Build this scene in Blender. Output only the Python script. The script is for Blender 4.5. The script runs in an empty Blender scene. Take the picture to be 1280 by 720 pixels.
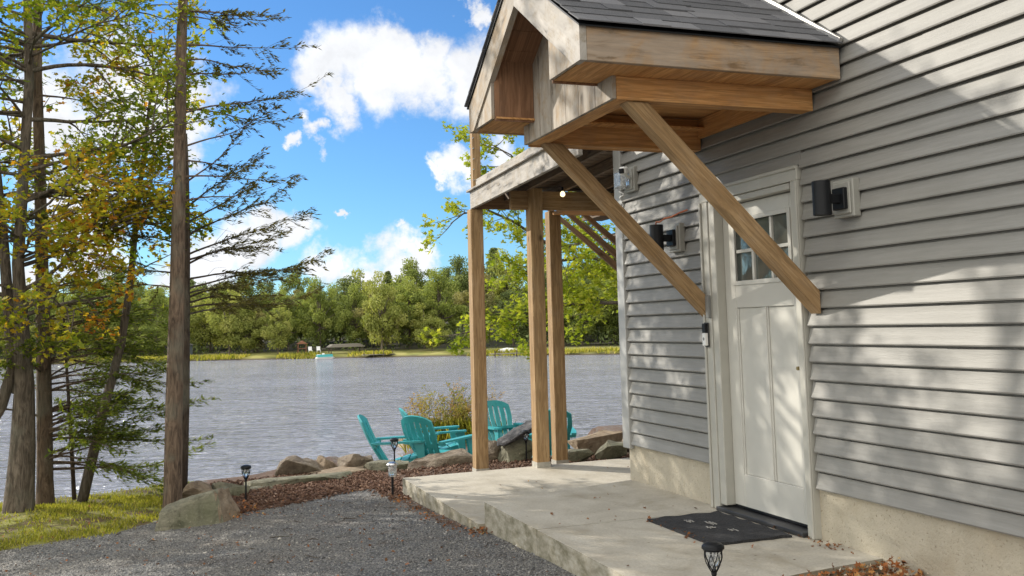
import bpy, bmesh, math, random
import numpy as np
from mathutils import Vector, Matrix, noise as mnoise

rnd = random.Random(7)
RNG = np.random.default_rng(11)
scene = bpy.context.scene
col = scene.collection
R_ = math.radians

# ------------------------------------------------------------------ helpers
def smooth(a, b, x):
    t = max(0.0, min(1.0, (x - a) / (b - a)))
    return t * t * (3 - 2 * t)

def nrm(v):
    v = np.asarray(v, float)
    return v / (np.linalg.norm(v) + 1e-12)

def tag(o, label=None, cat=None, group=None, kind=None):
    if label: o['label'] = label
    if cat: o['category'] = cat
    if group: o['group'] = group
    if kind: o['kind'] = kind
    return o

LOC = {}
def thing(name, label, cat, loc=(0, 0, 0), group=None):
    o = bpy.data.objects.new(name, None)
    o.empty_display_size = .1
    o.location = loc
    col.objects.link(o)
    LOC[o.name] = Vector(loc)
    return tag(o, label, cat, group)

def copy_tree(o, parent=None):
    c = o.copy()
    col.objects.link(c)
    c.parent = parent
    for ch in list(o.children):
        copy_tree(ch, c)
    return c

class MB:
    """collects faces with a length-wise uv for wood grain; built as ONE mesh"""
    def __init__(s):
        s.v, s.f, s.uv, s.mi = [], [], [], []
    def face(s, pts, uvs=None, mi=0):
        b = len(s.v)
        s.v += [tuple(map(float, p)) for p in pts]
        s.f.append(list(range(b, b + len(pts))))
        s.uv += list(uvs) if uvs else [(p[0] + p[1], p[2]) for p in pts]
        s.mi.append(mi)
    def obox(s, c, ax, h, mi=0):
        c = np.asarray(c, float); A = [nrm(a) for a in ax]
        off = (rnd.uniform(0, 90), rnd.uniform(0, 90))
        k = int(np.argmax(h)); o1, o2 = [i for i in (0, 1, 2) if i != k]
        b = len(s.v); sg = []
        for i in range(8):
            g = ((i & 1) * 2 - 1, ((i >> 1) & 1) * 2 - 1, ((i >> 2) & 1) * 2 - 1)
            sg.append(g)
            s.v.append(tuple(c + sum(A[j] * g[j] * h[j] for j in range(3))))
        flip = np.dot(np.cross(A[0], A[1]), A[2]) < 0
        for q in ((0, 2, 3, 1), (4, 5, 7, 6), (0, 1, 5, 4), (2, 6, 7, 3), (0, 4, 6, 2), (1, 3, 7, 5)):
            if flip: q = q[::-1]
            s.f.append([b + i for i in q]); s.mi.append(mi)
            for i in q:
                g = sg[i]
                s.uv.append((off[0] + g[k] * h[k], off[1] + g[o1] * h[o1] + 1.37 * g[o2] * h[o2]))
    def box(s, lo, hi, mi=0):
        lo = np.asarray(lo, float); hi = np.asarray(hi, float)
        s.obox((lo + hi) / 2, ((1, 0, 0), (0, 1, 0), (0, 0, 1)), np.abs(hi - lo) / 2, mi)
    def beam(s, a, b, w, h, up=(0, 0, 1), mi=0):
        a = np.asarray(a, float); b = np.asarray(b, float)
        d = nrm(b - a); sd = nrm(np.cross(d, up)); u = np.cross(sd, d)
        s.obox((a + b) / 2, (d, sd, u), (np.linalg.norm(b - a) / 2, w / 2, h / 2), mi)
    def prism(s, poly, vec, mi=0, grain=None):
        """flat polygon (3d points) pushed along vec"""
        P = [np.asarray(p, float) for p in poly]; vec = np.asarray(vec, float)
        n = np.zeros(3)
        for i in range(len(P)): n += np.cross(P[i], P[(i + 1) % len(P)])
        if np.dot(n, vec) > 0: P = P[::-1]
        g = nrm(grain if grain is not None else P[1] - P[0])
        sd = nrm(np.cross(n, g)); w = nrm(vec)
        off = (rnd.uniform(0, 90), rnd.uniform(0, 90))
        uv = lambda p: (off[0] + float(np.dot(p, g)), off[1] + float(np.dot(p, sd)) + 1.37 * float(np.dot(p, w)))
        s.face(P, [uv(p) for p in P], mi)
        Q = [p + vec for p in P]
        s.face(Q[::-1], [uv(p) for p in Q[::-1]], mi)
        for i in range(len(P)):
            j = (i + 1) % len(P)
            q = [P[j], P[i], Q[i], Q[j]]
            s.face(q, [uv(p) for p in q], mi)
    def tube(s, pts, rad, n=6, cap=True, mi=0):
        P = [np.asarray(p, float) for p in pts]
        m = len(P)
        if not hasattr(rad, '__len__'): rad = [rad] * m
        b = len(s.v); L = 0; ref = np.array((0.31, 0.17, 0.93))
        for i in range(m):
            d = nrm(P[min(i + 1, m - 1)] - P[max(i - 1, 0)])
            a = np.cross(d, ref)
            if np.linalg.norm(a) < .05: a = np.cross(d, (1, 0, 0))
            a = nrm(a); c = np.cross(d, a)
            for k in range(n):
                t = 2 * math.pi * k / n
                s.v.append(tuple(P[i] + rad[i] * (math.cos(t) * a + math.sin(t) * c)))
        for i in range(m - 1):
            L2 = L + np.linalg.norm(P[i + 1] - P[i])
            for k in range(n):
                k2 = (k + 1) % n
                s.f.append([b + i * n + k, b + i * n + k2, b + (i + 1) * n + k2, b + (i + 1) * n + k]); s.mi.append(mi)
                s.uv += [(L, k / n), (L, (k + 1) / n), (L2, (k + 1) / n), (L2, k / n)]
            L = L2
        if cap:
            s.f.append([b + k for k in range(n)][::-1]); s.mi.append(mi); s.uv += [(0, 0)] * n
            s.f.append([b + (m - 1) * n + k for k in range(n)]); s.mi.append(mi); s.uv += [(0, 0)] * n
    def lathe(s, c, prof, n=16, axis=(0, 0, 1), mi=0):
        c = np.asarray(c, float); ax = nrm(axis)
        a = nrm(np.cross(ax, (0.2, 0.9, 0.1) if abs(ax[1]) < .9 else (1, 0, 0))); d = np.cross(ax, a)
        b = len(s.v); m = len(prof)
        for r, z in prof:
            for k in range(n):
                t = 2 * math.pi * k / n
                s.v.append(tuple(c + ax * z + r * (math.cos(t) * a + math.sin(t) * d)))
        for i in range(m - 1):
            for k in range(n):
                k2 = (k + 1) % n
                s.f.append([b + i * n + k, b + i * n + k2, b + (i + 1) * n + k2, b + (i + 1) * n + k]); s.mi.append(mi)
                s.uv += [(i, k / n), (i, (k + 1) / n), (i + 1, (k + 1) / n), (i + 1, k / n)]
        s.f.append([b + k for k in range(n)][::-1]); s.mi.append(mi); s.uv += [(0, 0)] * n
        s.f.append([b + (m - 1) * n + k for k in range(n)]); s.mi.append(mi); s.uv += [(0, 0)] * n
    def build(s, name, mats, parent=None, bevel=0, smooth_=False, label=None, local=False):
        if not isinstance(mats, (list, tuple)): mats = [mats]
        P = Vector((0, 0, 0))
        if parent is not None and not local: P = LOC.get(parent.name, P)
        me = bpy.data.meshes.new(name)
        me.from_pydata([(x - P.x, y - P.y, z - P.z) for x, y, z in s.v], [], s.f)
        uvl = me.uv_layers.new(name='UVMap')
        uvl.data.foreach_set('uv', np.asarray(s.uv, np.float32).ravel())
        for m in mats: me.materials.append(m)
        if len(mats) > 1: me.polygons.foreach_set('material_index', s.mi)
        if smooth_: me.polygons.foreach_set('use_smooth', [True] * len(s.f))
        me.update()
        o = bpy.data.objects.new(name, me)
        col.objects.link(o)
        if parent is not None:
            o.parent = parent; LOC[o.name] = P
        if bevel:
            bv = o.modifiers.new('bevel', 'BEVEL'); bv.width = bevel; bv.segments = 1
            bv.limit_method = 'ANGLE'; bv.angle_limit = R_(40)
        if label: o['label'] = label
        return o

def frames(nv, hd):
    nv = nv / np.linalg.norm(nv, axis=1, keepdims=True)
    x = hd - nv * np.sum(hd * nv, axis=1, keepdims=True)
    x = x / (np.linalg.norm(x, axis=1, keepdims=True) + 1e-9)
    y = np.cross(nv, x)
    return np.stack([x, y, nv], axis=2)          # columns

def scatter(name, tv, tf, pos, rot, sc, lc, mat, parent=None, kind=None, label=None, cat=None):
    """one mesh of many small copies of a template (leaves, chips, stones)"""
    tv = np.asarray(tv, float); N = len(pos); k = len(tv)
    if np.ndim(sc) == 1: sc = np.asarray(sc)[:, None]
    V = np.einsum('nij,nkj->nki', rot, tv[None] * np.asarray(sc)[:, None, :]) + np.asarray(pos)[:, None, :]
    P = np.zeros(3)
    if parent is not None: P = np.array(LOC.get(parent.name, (0, 0, 0)))
    V = (V - P).reshape(-1, 3)
    nf = len(tf); fl = len(tf[0])
    F = (np.asarray(tf)[None] + (np.arange(N) * k)[:, None, None]).reshape(-1)
    me = bpy.data.meshes.new(name)
    me.vertices.add(N * k); me.vertices.foreach_set('co', V.astype(np.float32).ravel())
    me.loops.add(len(F)); me.loops.foreach_set('vertex_index', F.astype(np.int32))
    me.polygons.add(N * nf)
    me.polygons.foreach_set('loop_start', (np.arange(N * nf) * fl).astype(np.int32))
    me.update(calc_edges=True)
    at = me.attributes.new('lc', 'FLOAT', 'POINT')
    at.data.foreach_set('value', np.repeat(np.asarray(lc, np.float32), k))
    me.materials.append(mat)
    o = bpy.data.objects.new(name, me); col.objects.link(o)
    if parent is not None: o.parent = parent; LOC[o.name] = Vector(P)
    return tag(o, label, cat, None, kind)

# ------------------------------------------------------------------ materials
def newmat(name):
    m = bpy.data.materials.new(name); m.use_nodes = True
    nt = m.node_tree
    return m, nt, nt.nodes['Principled BSDF']

def nd(nt, typ, ins=None, **props):
    n = nt.nodes.new(typ)
    for k, v in props.items(): setattr(n, k, v)
    for k, v in (ins or {}).items():
        if hasattr(v, 'is_output') or isinstance(v, bpy.types.NodeSocket): nt.links.new(v, n.inputs[k])
        else: n.inputs[k].default_value = v
    return n

def ramp(nt, fac, stops):
    n = nt.nodes.new('ShaderNodeValToRGB'); e = n.color_ramp.elements
    while len(e) > 1: e.remove(e[-1])
    for i, (p, c) in enumerate(stops):
        x = e[0] if i == 0 else e.new(p)
        x.position = p; x.color = (c[0], c[1], c[2], 1) if hasattr(c, '__len__') else (c, c, c, 1)
    nt.links.new(fac, n.inputs[0])
    return n.outputs[0]

def mix(nt, f, a, b, mode='MIX'):
    n = nt.nodes.new('ShaderNodeMix'); n.data_type = 'RGBA'; n.blend_type = mode
    for i, v in ((0, f), (6, a), (7, b)):
        if isinstance(v, bpy.types.NodeSocket): nt.links.new(v, n.inputs[i])
        elif hasattr(v, '__len__'): n.inputs[i].default_value = (v[0], v[1], v[2], 1)
        else: n.inputs[i].default_value = v if i == 0 else (v, v, v, 1)
    return n.outputs[2]

def math_(nt, op, a, b=None, c=None, clamp=False):
    n = nt.nodes.new('ShaderNodeMath'); n.operation = op; n.use_clamp = clamp
    for i, v in enumerate((a, b, c)):
        if v is None: continue
        if isinstance(v, bpy.types.NodeSocket): nt.links.new(v, n.inputs[i])
        else: n.inputs[i].default_value = v
    return n.outputs[0]

def noise_(nt, vec, scale, detail=5, rough=.55, dist=0):
    n = nd(nt, 'ShaderNodeTexNoise', {'Scale': scale, 'Detail': detail, 'Roughness': rough, 'Distortion': dist})
    if vec is not None: nt.links.new(vec, n.inputs['Vector'])
    return n.outputs['Fac']

def mapping(nt, vec, scale=(1, 1, 1), loc=(0, 0, 0)):
    n = nd(nt, 'ShaderNodeMapping', {'Vector': vec, 'Scale': scale, 'Location': loc})
    return n.outputs[0]

def bump(nt, h, dist, strength=1.0):
    return nd(nt, 'ShaderNodeBump', {'Height': h, 'Distance': dist, 'Strength': strength}).outputs[0]

def pos_(nt):
    return nd(nt, 'ShaderNodeNewGeometry').outputs['Position']

def setp(nt, p, **k):
    for n, v in k.items():
        n = n.replace('_', ' ')
        if isinstance(v, bpy.types.NodeSocket): nt.links.new(v, p.inputs[n])
        else: p.inputs[n].default_value = (*v, 1) if hasattr(v, '__len__') and len(v) == 3 else v

def plain(name, c, rough=.6, metal=0, nz=0.08, nscale=18):
    m, nt, p = newmat(name)
    t = nd(nt, 'ShaderNodeTexCoord').outputs['Object']
    n = noise_(nt, t, nscale, 5)
    f = ramp(nt, n, [(.3, [x * (1 - nz) for x in c]), (.7, [min(1, x * (1 + nz)) for x in c])])
    setp(nt, p, Base_Color=f, Roughness=rough, Metallic=metal)
    return m

def wood(name, c1, c2, gray=0.0, graycol=(.30, .27, .23), rough=.75, knots=.85, blot=5.0):
    m, nt, p = newmat(name)
    uv = nd(nt, 'ShaderNodeUVMap', uv_map='UVMap').outputs[0]
    a = noise_(nt, mapping(nt, uv, (1.1, 17, 1)), 1.6, 6, .6, .9)
    c = ramp(nt, a, [(.30, [x * .62 for x in c1]), (.44, c1), (.56, [(x + y) / 2 for x, y in zip(c1, c2)]), (.70, [min(1, x * 1.08) for x in c2])])
    ring = noise_(nt, mapping(nt, uv, (.7, 9, 1), (3, 7, 0)), 5.0, 2, .5, 1.6)
    c = mix(nt, ramp(nt, ring, [(.42, .55), (.50, 0.0), (.60, .0)]), c, [x * .55 for x in c1])
    fine = noise_(nt, mapping(nt, uv, (5, 170, 1)), 1.0, 3)
    c = mix(nt, math_(nt, 'MULTIPLY', fine, .38), c, [x * .45 for x in c1])
    big = noise_(nt, mapping(nt, uv, (1, 2.2, 1)), 1.7, 4)
    c = mix(nt, ramp(nt, big, [(.35, 0.0), (.75, .45)]), c, [x * .62 for x in c1])
    # knots
    vo = nd(nt, 'ShaderNodeTexVoronoi', {'Vector': mapping(nt, uv, (3.0, 5.2, 1)), 'Scale': 1.0, 'Randomness': 1.0})
    k = nd(nt, 'ShaderNodeMapRange', {0: vo.outputs['Distance'], 1: .05, 2: .14, 3: 1.0, 4: 0.0}).outputs[0]
    sep = nd(nt, 'ShaderNodeSeparateColor', {0: vo.outputs['Color']}).outputs[0]
    gate = math_(nt, 'GREATER_THAN', sep, .70)
    k = math_(nt, 'MULTIPLY', math_(nt, 'MULTIPLY', k, gate), knots)
    c = mix(nt, k, c, [x * .22 for x in c1])
    if gray > 0:
        g = noise_(nt, pos_(nt), blot, 6, .65, .4)
        gm = ramp(nt, g, [(.30 + .24 * gray, min(1, gray * 1.15)), (.46 + .26 * gray, gray * .12)])
        stain = noise_(nt, mapping(nt, uv, (2.2, 7, 1)), 1.6, 5, .6, .5)
        gc = ramp(nt, stain, [(.32, [x * .28 for x in graycol]), (.43, graycol), (.75, [min(1, x * 1.55) for x in graycol])])
        c = mix(nt, gm, c, gc)
    h = math_(nt, 'ADD', a, math_(nt, 'MULTIPLY', fine, .6))
    setp(nt, p, Base_Color=c, Roughness=rough, Normal=bump(nt, h, .0025, .6))
    p.inputs['Specular IOR Level'].default_value = .25
    return m

W_CEDAR = wood('fresh_cedar', (.62, .31, .11), (.82, .48, .20), .2, (.27, .20, .15))
W_FASCIA = wood('fascia_wood', (.46, .275, .13), (.62, .41, .22), .58, (.26, .235, .205), blot=3.2)
W_GABLE = wood('gable_wood', (.36, .265, .17), (.48, .37, .25), .7, (.31, .285, .25), blot=7)
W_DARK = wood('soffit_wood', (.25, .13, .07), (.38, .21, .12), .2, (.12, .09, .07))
W_POST = wood('post_wood', (.35, .22, .105), (.53, .365, .195), .15, (.30, .24, .18))
W_DECK = wood('deck_wood', (.26, .16, .09), (.40, .26, .15), .3, (.22, .18, .14))
W_RIM = wood('rim_wood', (.34, .285, .215), (.48, .42, .34), .8, (.32, .30, .275), knots=.8, blot=9)
W_OLD = wood('old_wood', (.17, .12, .08), (.28, .20, .14), .4, (.15, .13, .11))

def siding_mat():
    m, nt, p = newmat('vinyl_siding')
    P = pos_(nt)
    a = noise_(nt, mapping(nt, P, (1, 2.2, 40)), 1.6, 5)
    b = noise_(nt, P, 1.3, 5)
    g = noise_(nt, P, 260, 2)
    c = ramp(nt, a, [(.3, (.232, .226, .209)), (.7, (.282, .275, .256))])
    c = mix(nt, ramp(nt, b, [(.42, 0.0), (.7, .4)]), c, (.20, .195, .175))
    c = mix(nt, ramp(nt, noise_(nt, P, 23, 5, .7), [(.62, 0.0), (.78, .28)]), c, (.2, .19, .17))
    setp(nt, p, Base_Color=c, Roughness=.55, Normal=bump(nt, math_(nt, 'ADD', g, math_(nt, 'MULTIPLY', noise_(nt, mapping(nt, P, (1, 3, 30)), 6, 3), 2)), .0007, .8))
    p.inputs['Specular IOR Level'].default_value = .3
    return m
SIDING = siding_mat()
TRIM = plain('trim_paint', (.40, .39, .345), .5, nz=.05, nscale=9)
BLOCKM = plain('block_vinyl', (.30, .295, .265), .5, nz=.06)
DOORP = plain('door_paint', (.50, .49, .445), .42, nz=.04, nscale=5)
CORNERP = plain('corner_vinyl', (.36, .36, .345), .5, nz=.05)
BLACK = plain('black_metal', (.010, .011, .013), .42)
DARKPL = plain('dark_plastic', (.03, .03, .032), .5)
WHITEPL = plain('white_plastic', (.72, .72, .70), .4, nz=.03)
BLACK.node_tree.nodes['Principled BSDF'].inputs['Specular IOR Level'].default_value = .2
GREYPL = plain('grey_plastic', (.20, .20, .19), .6)
ALU = plain('aluminium', (.50, .49, .47), .42, .6)
STEEL = plain('steel', (.62, .62, .62), .28, 1.0)
COPPER = plain('copper_ring', (.55, .26, .12), .4, .5)
GALV = plain('galvanised', (.40, .38, .33), .6, .2, .2)
BRASS = plain('brass', (.4, .3, .14), .4, .8)
TEAL = plain('teal_plastic', (.035, .31, .33), .42, nz=.10, nscale=14)

def glass_mat():
    m, nt, p = newmat('window_glass')
    n = noise_(nt, pos_(nt), 3.2, 4, .6, .6)
    setp(nt, p, Base_Color=(.085, .095, .085), Roughness=.04, Normal=bump(nt, n, .004, .5))
    p.inputs['Specular IOR Level'].default_value = 1.0
    p.inputs['Coat Weight'].default_value = .6
    return m
GLASS = glass_mat()

def clear_mat():
    m, nt, p = newmat('clear_plastic')
    setp(nt, p, Base_Color=(.8, .82, .84), Roughness=.15)
    p.inputs['Transmission Weight'].default_value = .75
    p.inputs['IOR'].default_value = 1.3
    return m
CLEAR = clear_mat()

def bulb_mat():
    m, nt, p = newmat('lit_bulb')
    setp(nt, p, Base_Color=(.9, .75, .45))
    p.inputs['Emission Color'].default_value = (1, .78, .42, 1)
    p.inputs['Emission Strength'].default_value = 2.2
    return m
BULB = bulb_mat()

def concrete_mat():
    m, nt, p = newmat('concrete')
    P = pos_(nt)
    c = ramp(nt, noise_(nt, P, 2.3, 7, .62, .3), [(.28, (.37, .335, .27)), (.5, (.49, .455, .38)), (.74, (.58, .545, .465))])
    c = mix(nt, ramp(nt, noise_(nt, mapping(nt, P, (1.0, .55, 1)), 3.1, 5, .6, .8), [(.52, 0.0), (.7, .5)]), c, (.27, .225, .15))
    c = mix(nt, ramp(nt, noise_(nt, P, 60, 3), [(.35, .35), (.6, 0.0)]), c, (.30, .265, .20))
    # vertical faces grow algae and grime
    nz = nd(nt, 'ShaderNodeSeparateXYZ', {0: nd(nt, 'ShaderNodeNewGeometry').outputs['Normal']}).outputs[2]
    side = nd(nt, 'ShaderNodeMapRange', {0: nz, 1: .35, 2: .8, 3: 1.0, 4: 0.0}).outputs[0]
    dirt = ramp(nt, noise_(nt, mapping(nt, P, (1, 3.2, 7)), 2.2, 6, .65), [(.35, 1.0), (.62, .15)])
    c = mix(nt, math_(nt, 'MULTIPLY', math_(nt, 'MULTIPLY', side, dirt), .85), c, (.13, .115, .06))
    spots = nd(nt, 'ShaderNodeTexVoronoi', {'Vector': P, 'Scale': 7.0}).outputs['Distance']
    c = mix(nt, nd(nt, 'ShaderNodeMapRange', {0: spots, 1: .02, 2: .075, 3: .7, 4: 0.0}).outputs[0], c, (.12, .09, .05))
    hh = math_(nt, 'ADD', noise_(nt, P, 90, 4), math_(nt, 'MULTIPLY', noise_(nt, P, 9, 4), 1.5))
    setp(nt, p, Base_Color=c, Roughness=.85, Normal=bump(nt, hh, .0035, .6))
    return m
CONC = concrete_mat()

def stucco_mat():
    m, nt, p = newmat('stucco')
    P = pos_(nt)
    c = ramp(nt, noise_(nt, P, 5, 6), [(.3, (.405, .36, .275)), (.7, (.51, .46, .36))])
    pit = noise_(nt, P, 75, 4, .6)
    c = mix(nt, ramp(nt, pit, [(.26, .85), (.40, 0.0)]), c, (.17, .13, .085))
    c = mix(nt, ramp(nt, noise_(nt, P, 3, 5), [(.5, 0.0), (.75, .4)]), c, (.34, .27, .17))
    setp(nt, p, Base_Color=c, Roughness=.9, Normal=bump(nt, math_(nt, 'ADD', pit, noise_(nt, P, 30, 4)), .007, .7))
    return m
STUCCO = stucco_mat()

def shingle_mat():
    m, nt, p = newmat('asphalt_shingle')
    g = nd(nt, 'ShaderNodeNewGeometry')
    c = ramp(nt, g.outputs['Random Per Island'], [(0, (.06, .062, .068)), (.5, (.11, .112, .122)), (1, (.18, .18, .19))])
    s = noise_(nt, g.outputs['Position'], 170, 3, .7)
    c = mix(nt, ramp(nt, s, [(.4, 0.0), (.7, .55)]), c, (.20, .20, .21))
    setp(nt, p, Base_Color=c, Roughness=.95, Normal=bump(nt, s, .003, .8))
    return m
SHINGLE = shingle_mat()

def ground_mat():
    m, nt, p = newmat('ground')
    P = pos_(nt)
    v1 = nd(nt, 'ShaderNodeTexVoronoi', {'Vector': P, 'Scale': 75.0})
    v2 = nd(nt, 'ShaderNodeTexVoronoi', {'Vector': P, 'Scale': 38.0})
    s1 = nd(nt, 'ShaderNodeSeparateColor', {0: v1.outputs['Color']}).outputs[0]
    gr = ramp(nt, s1, [(0, (.095, .096, .098)), (.45, (.19, .189, .187)), (.8, (.29, .283, .27)), (1, (.44, .42, .38))])
    gr = mix(nt, ramp(nt, noise_(nt, P, 1.2, 5, .6), [(.42, 0.0), (.68, .6)]), gr, (.25, .22, .175))
    gr = mix(nt, ramp(nt, noise_(nt, mapping(nt, P, (1, 1, 1), (5, 2, 0)), 2.6, 5, .65), [(.54, 0.0), (.68, .55)]), gr, (.12, .085, .06))
    gr = mix(nt, ramp(nt, v1.outputs['Distance'], [(.35, 0.0), (.75, .75)]), gr, (.03, .03, .03))
    dirt = ramp(nt, noise_(nt, P, 9, 6, .65), [(.3, (.075, .042, .026)), (.55, (.14, .085, .055)), (.75, (.22, .15, .105))])
    grass = ramp(nt, noise_(nt, P, 4, 6, .65), [(.40, (.11, .07, .035)), (.50, (.17, .16, .035)), (.7, (.27, .28, .045))])
    mu = nd(nt, 'ShaderNodeAttribute', attribute_name='mulch').outputs['Fac']
    gs = nd(nt, 'ShaderNodeAttribute', attribute_name='lawn').outputs['Fac']
    ed = math_(nt, 'MULTIPLY', math_(nt, 'SUBTRACT', noise_(nt, P, 11, 5, .7), .5), 1.1)
    fm = nd(nt, 'ShaderNodeMapRange', {0: math_(nt, 'ADD', mu, ed), 1: .4, 2: .6}).outputs[0]
    fg = nd(nt, 'ShaderNodeMapRange', {0: math_(nt, 'ADD', gs, ed), 1: .4, 2: .6}).outputs[0]
    c = mix(nt, fm, gr, dirt); c = mix(nt, fg, c, grass)
    h = math_(nt, 'ADD', math_(nt, 'MULTIPLY', v1.outputs['Distance'], -1.0), math_(nt, 'MULTIPLY', v2.outputs['Distance'], -.8))
    setp(nt, p, Base_Color=c, Roughness=.95, Normal=bump(nt, h, .014, .9))
    return m
GROUND = ground_mat()

def attr_mat(name, stops, rough=.8, transl=0.0, var=.25):
    m, nt, p = newmat(name)
    a = nd(nt, 'ShaderNodeAttribute', attribute_name='lc').outputs['Fac']
    c = ramp(nt, a, stops)
    if var:
        n = noise_(nt, nd(nt, 'ShaderNodeTexCoord').outputs['Object'], 2.0, 3)
        hs = nd(nt, 'ShaderNodeHueSaturation', {'Color': c, 'Value': math_(nt, 'ADD', math_(nt, 'MULTIPLY', n, var * 2), 1 - var)})
        c = hs.outputs[0]
    setp(nt, p, Base_Color=c, Roughness=rough)
    p.inputs['Specular IOR Level'].default_value = .2
    if transl:
        out = nt.nodes['Material Output']
        t = nd(nt, 'ShaderNodeBsdfTranslucent', {'Color': mix(nt, 1.0, c, (1.0, 1.0, .55), 'MULTIPLY')})
        mx = nd(nt, 'ShaderNodeMixShader', {0: transl, 1: p.outputs[0], 2: t.outputs[0]})
        nt.links.new(mx.outputs[0], out.inputs[0])
    return m
LEAF = attr_mat('autumn_leaf', [(0, (.11, .17, .028)), (.25, (.22, .29, .032)), (.45, (.37, .38, .04)), (.62, (.52, .40, .04)), (.78, (.55, .25, .035)), (1, (.42, .12, .03))], .6, .62)
LEAF_Y = attr_mat('yellow_green_leaf', [(0, (.16, .24, .03)), (.5, (.33, .40, .04)), (1, (.52, .50, .07))], .6, .55)
NEEDLE = attr_mat('needle', [(0, (.035, .075, .018)), (.5, (.12, .175, .03)), (1, (.32, .34, .045))], .7, .45)
NEEDLE_B = attr_mat('dry_needle', [(0, (.06, .06, .02)), (.5, (.14, .13, .04)), (1, (.25, .20, .07))], .8, .35)
SHRUBM = attr_mat('shrub_leaf', [(0, (.16, .20, .03)), (.4, (.32, .29, .06)), (.7, (.45, .33, .12)), (1, (.38, .22, .11))], .7, .4)
GRASSM = attr_mat('grass_blade', [(0, (.13, .16, .025)), (.5, (.36, .36, .045)), (1, (.54, .46, .12))], .7, .4)
MULCHM = attr_mat('mulch_chip', [(0, (.05, .026, .017)), (.5, (.135, .075, .05)), (.85, (.24, .155, .11)), (1, (.42, .33, .26))], .9, 0)
STONEM = attr_mat('gravel_stone', [(0, (.072, .072, .073)), (.4, (.175, .174, .172)), (.8, (.29, .283, .27)), (1, (.46, .435, .39))], .9, 0, .1)
DEADLEAF = attr_mat('fallen_leaf', [(0, (.10, .045, .022)), (.4, (.24, .11, .05)), (.7, (.42, .15, .05)), (.88, (.52, .34, .12)), (1, (.55, .46, .36))], .8, .15)
FAR_A = attr_mat('far_leaf_green', [(0, (.11, .15, .045)), (.5, (.26, .31, .08)), (1, (.42, .44, .13))], .8, .45, .2)
FAR_B = attr_mat('far_leaf_yellow', [(0, (.15, .18, .05)), (.5, (.31, .34, .09)), (1, (.47, .46, .16))], .8, .45, .2)
FAR_C = attr_mat('far_leaf_dark', [(0, (.075, .11, .05)), (.5, (.19, .235, .085)), (1, (.31, .34, .13))], .85, .4, .2)
FAR_D = attr_mat('far_leaf_tan', [(0, (.15, .155, .06)), (.5, (.28, .265, .11)), (1, (.41, .37, .18))], .8, .45, .2)

def bark_mat(name, c1, c2, sc=1.0):
    m, nt, p = newmat(name)
    P = pos_(nt)
    a = noise_(nt, mapping(nt, P, (16 * sc, 16 * sc, 3.2 * sc)), 1.5, 7, .65, 1.2)
    b = noise_(nt, P, 3.0, 5)
    c = ramp(nt, a, [(.3, [x * .3 for x in c1]), (.47, c1), (.7, c2)])
    c = mix(nt, ramp(nt, b, [(.5, 0.0), (.7, .4)]), c, (.20, .215, .17))
    setp(nt, p, Base_Color=c, Roughness=.95, Normal=bump(nt, a, .04, 1.0))
    return m
BARK_G = bark_mat('grey_bark', (.105, .083, .062), (.225, .185, .145))
BARK_B = bark_mat('brown_bark', (.13, .09, .062), (.25, .18, .125))
BARK_D = bark_mat('dark_bark', (.075, .055, .04), (.15, .115, .085))

def rock_mat(name, c1, c2, moss):
    m, nt, p = newmat(name)
    t = nd(nt, 'ShaderNodeTexCoord').outputs['Object']
    a = noise_(nt, t, 9, 9, .72, .3)
    c = ramp(nt, a, [(.30, [x * .35 for x in c1]), (.45, c1), (.7, c2)])
    st = noise_(nt, mapping(nt, t, (2, 2, 22)), 1.6, 5, .6, .5)
    c = mix(nt, ramp(nt, st, [(.52, 0.0), (.66, .5)]), c, [x * .5 for x in c1])
    c = mix(nt, ramp(nt, noise_(nt, t, 2.6, 5), [(.45, 0.0), (.65, moss)]), c, (.10, .115, .045))
    c = mix(nt, ramp(nt, noise_(nt, t, 45, 4), [(.62, 0.0), (.75, .6)]), c, [min(1, x * 1.5) for x in c2])
    h = math_(nt, 'ADD', a, math_(nt, 'MULTIPLY', noise_(nt, t, 55, 5, .7), .45))
    setp(nt, p, Base_Color=c, Roughness=.92, Normal=bump(nt, h, .06, 1.0))
    return m
ROCK_G = rock_mat('mossy_rock', (.23, .22, .155), (.38, .355, .26), .5)
ROCK_T = rock_mat('tan_rock', (.32, .24, .16), (.50, .40, .29), .15)
ROCK_B = rock_mat('brown_rock', (.24, .19, .14), (.41, .34, .26), .2)
ROCK_K = rock_mat('dark_slate', (.05, .05, .055), (.22, .21, .21), 0)

def water_mat():
    m, nt, p = newmat('lake_water')
    P = pos_(nt)
    w1 = noise_(nt, mapping(nt, P, (.40, 1.3, 1)), 1.25, 3, .40, .5)
    w2 = noise_(nt, mapping(nt, P, (.7, 2.2, 1)), 4.5, 2, .4, .3)
    w3 = noise_(nt, mapping(nt, P, (.06, .14, 1)), 1.0, 3)
    amp = nd(nt, 'ShaderNodeMapRange', {0: w3, 1: .35, 2: .65, 3: .65, 4: 1.15}).outputs[0]
    h = math_(nt, 'MULTIPLY', math_(nt, 'ADD', math_(nt, 'MULTIPLY', w1, 1.0), math_(nt, 'MULTIPLY', w2, .22)), amp)
    setp(nt, p, Base_Color=(.37, .39, .47), Roughness=.10, Normal=bump(nt, h, 2.4, 1.0))
    p.inputs['IOR'].default_value = 1.33
    return m
WATER = water_mat()

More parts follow.
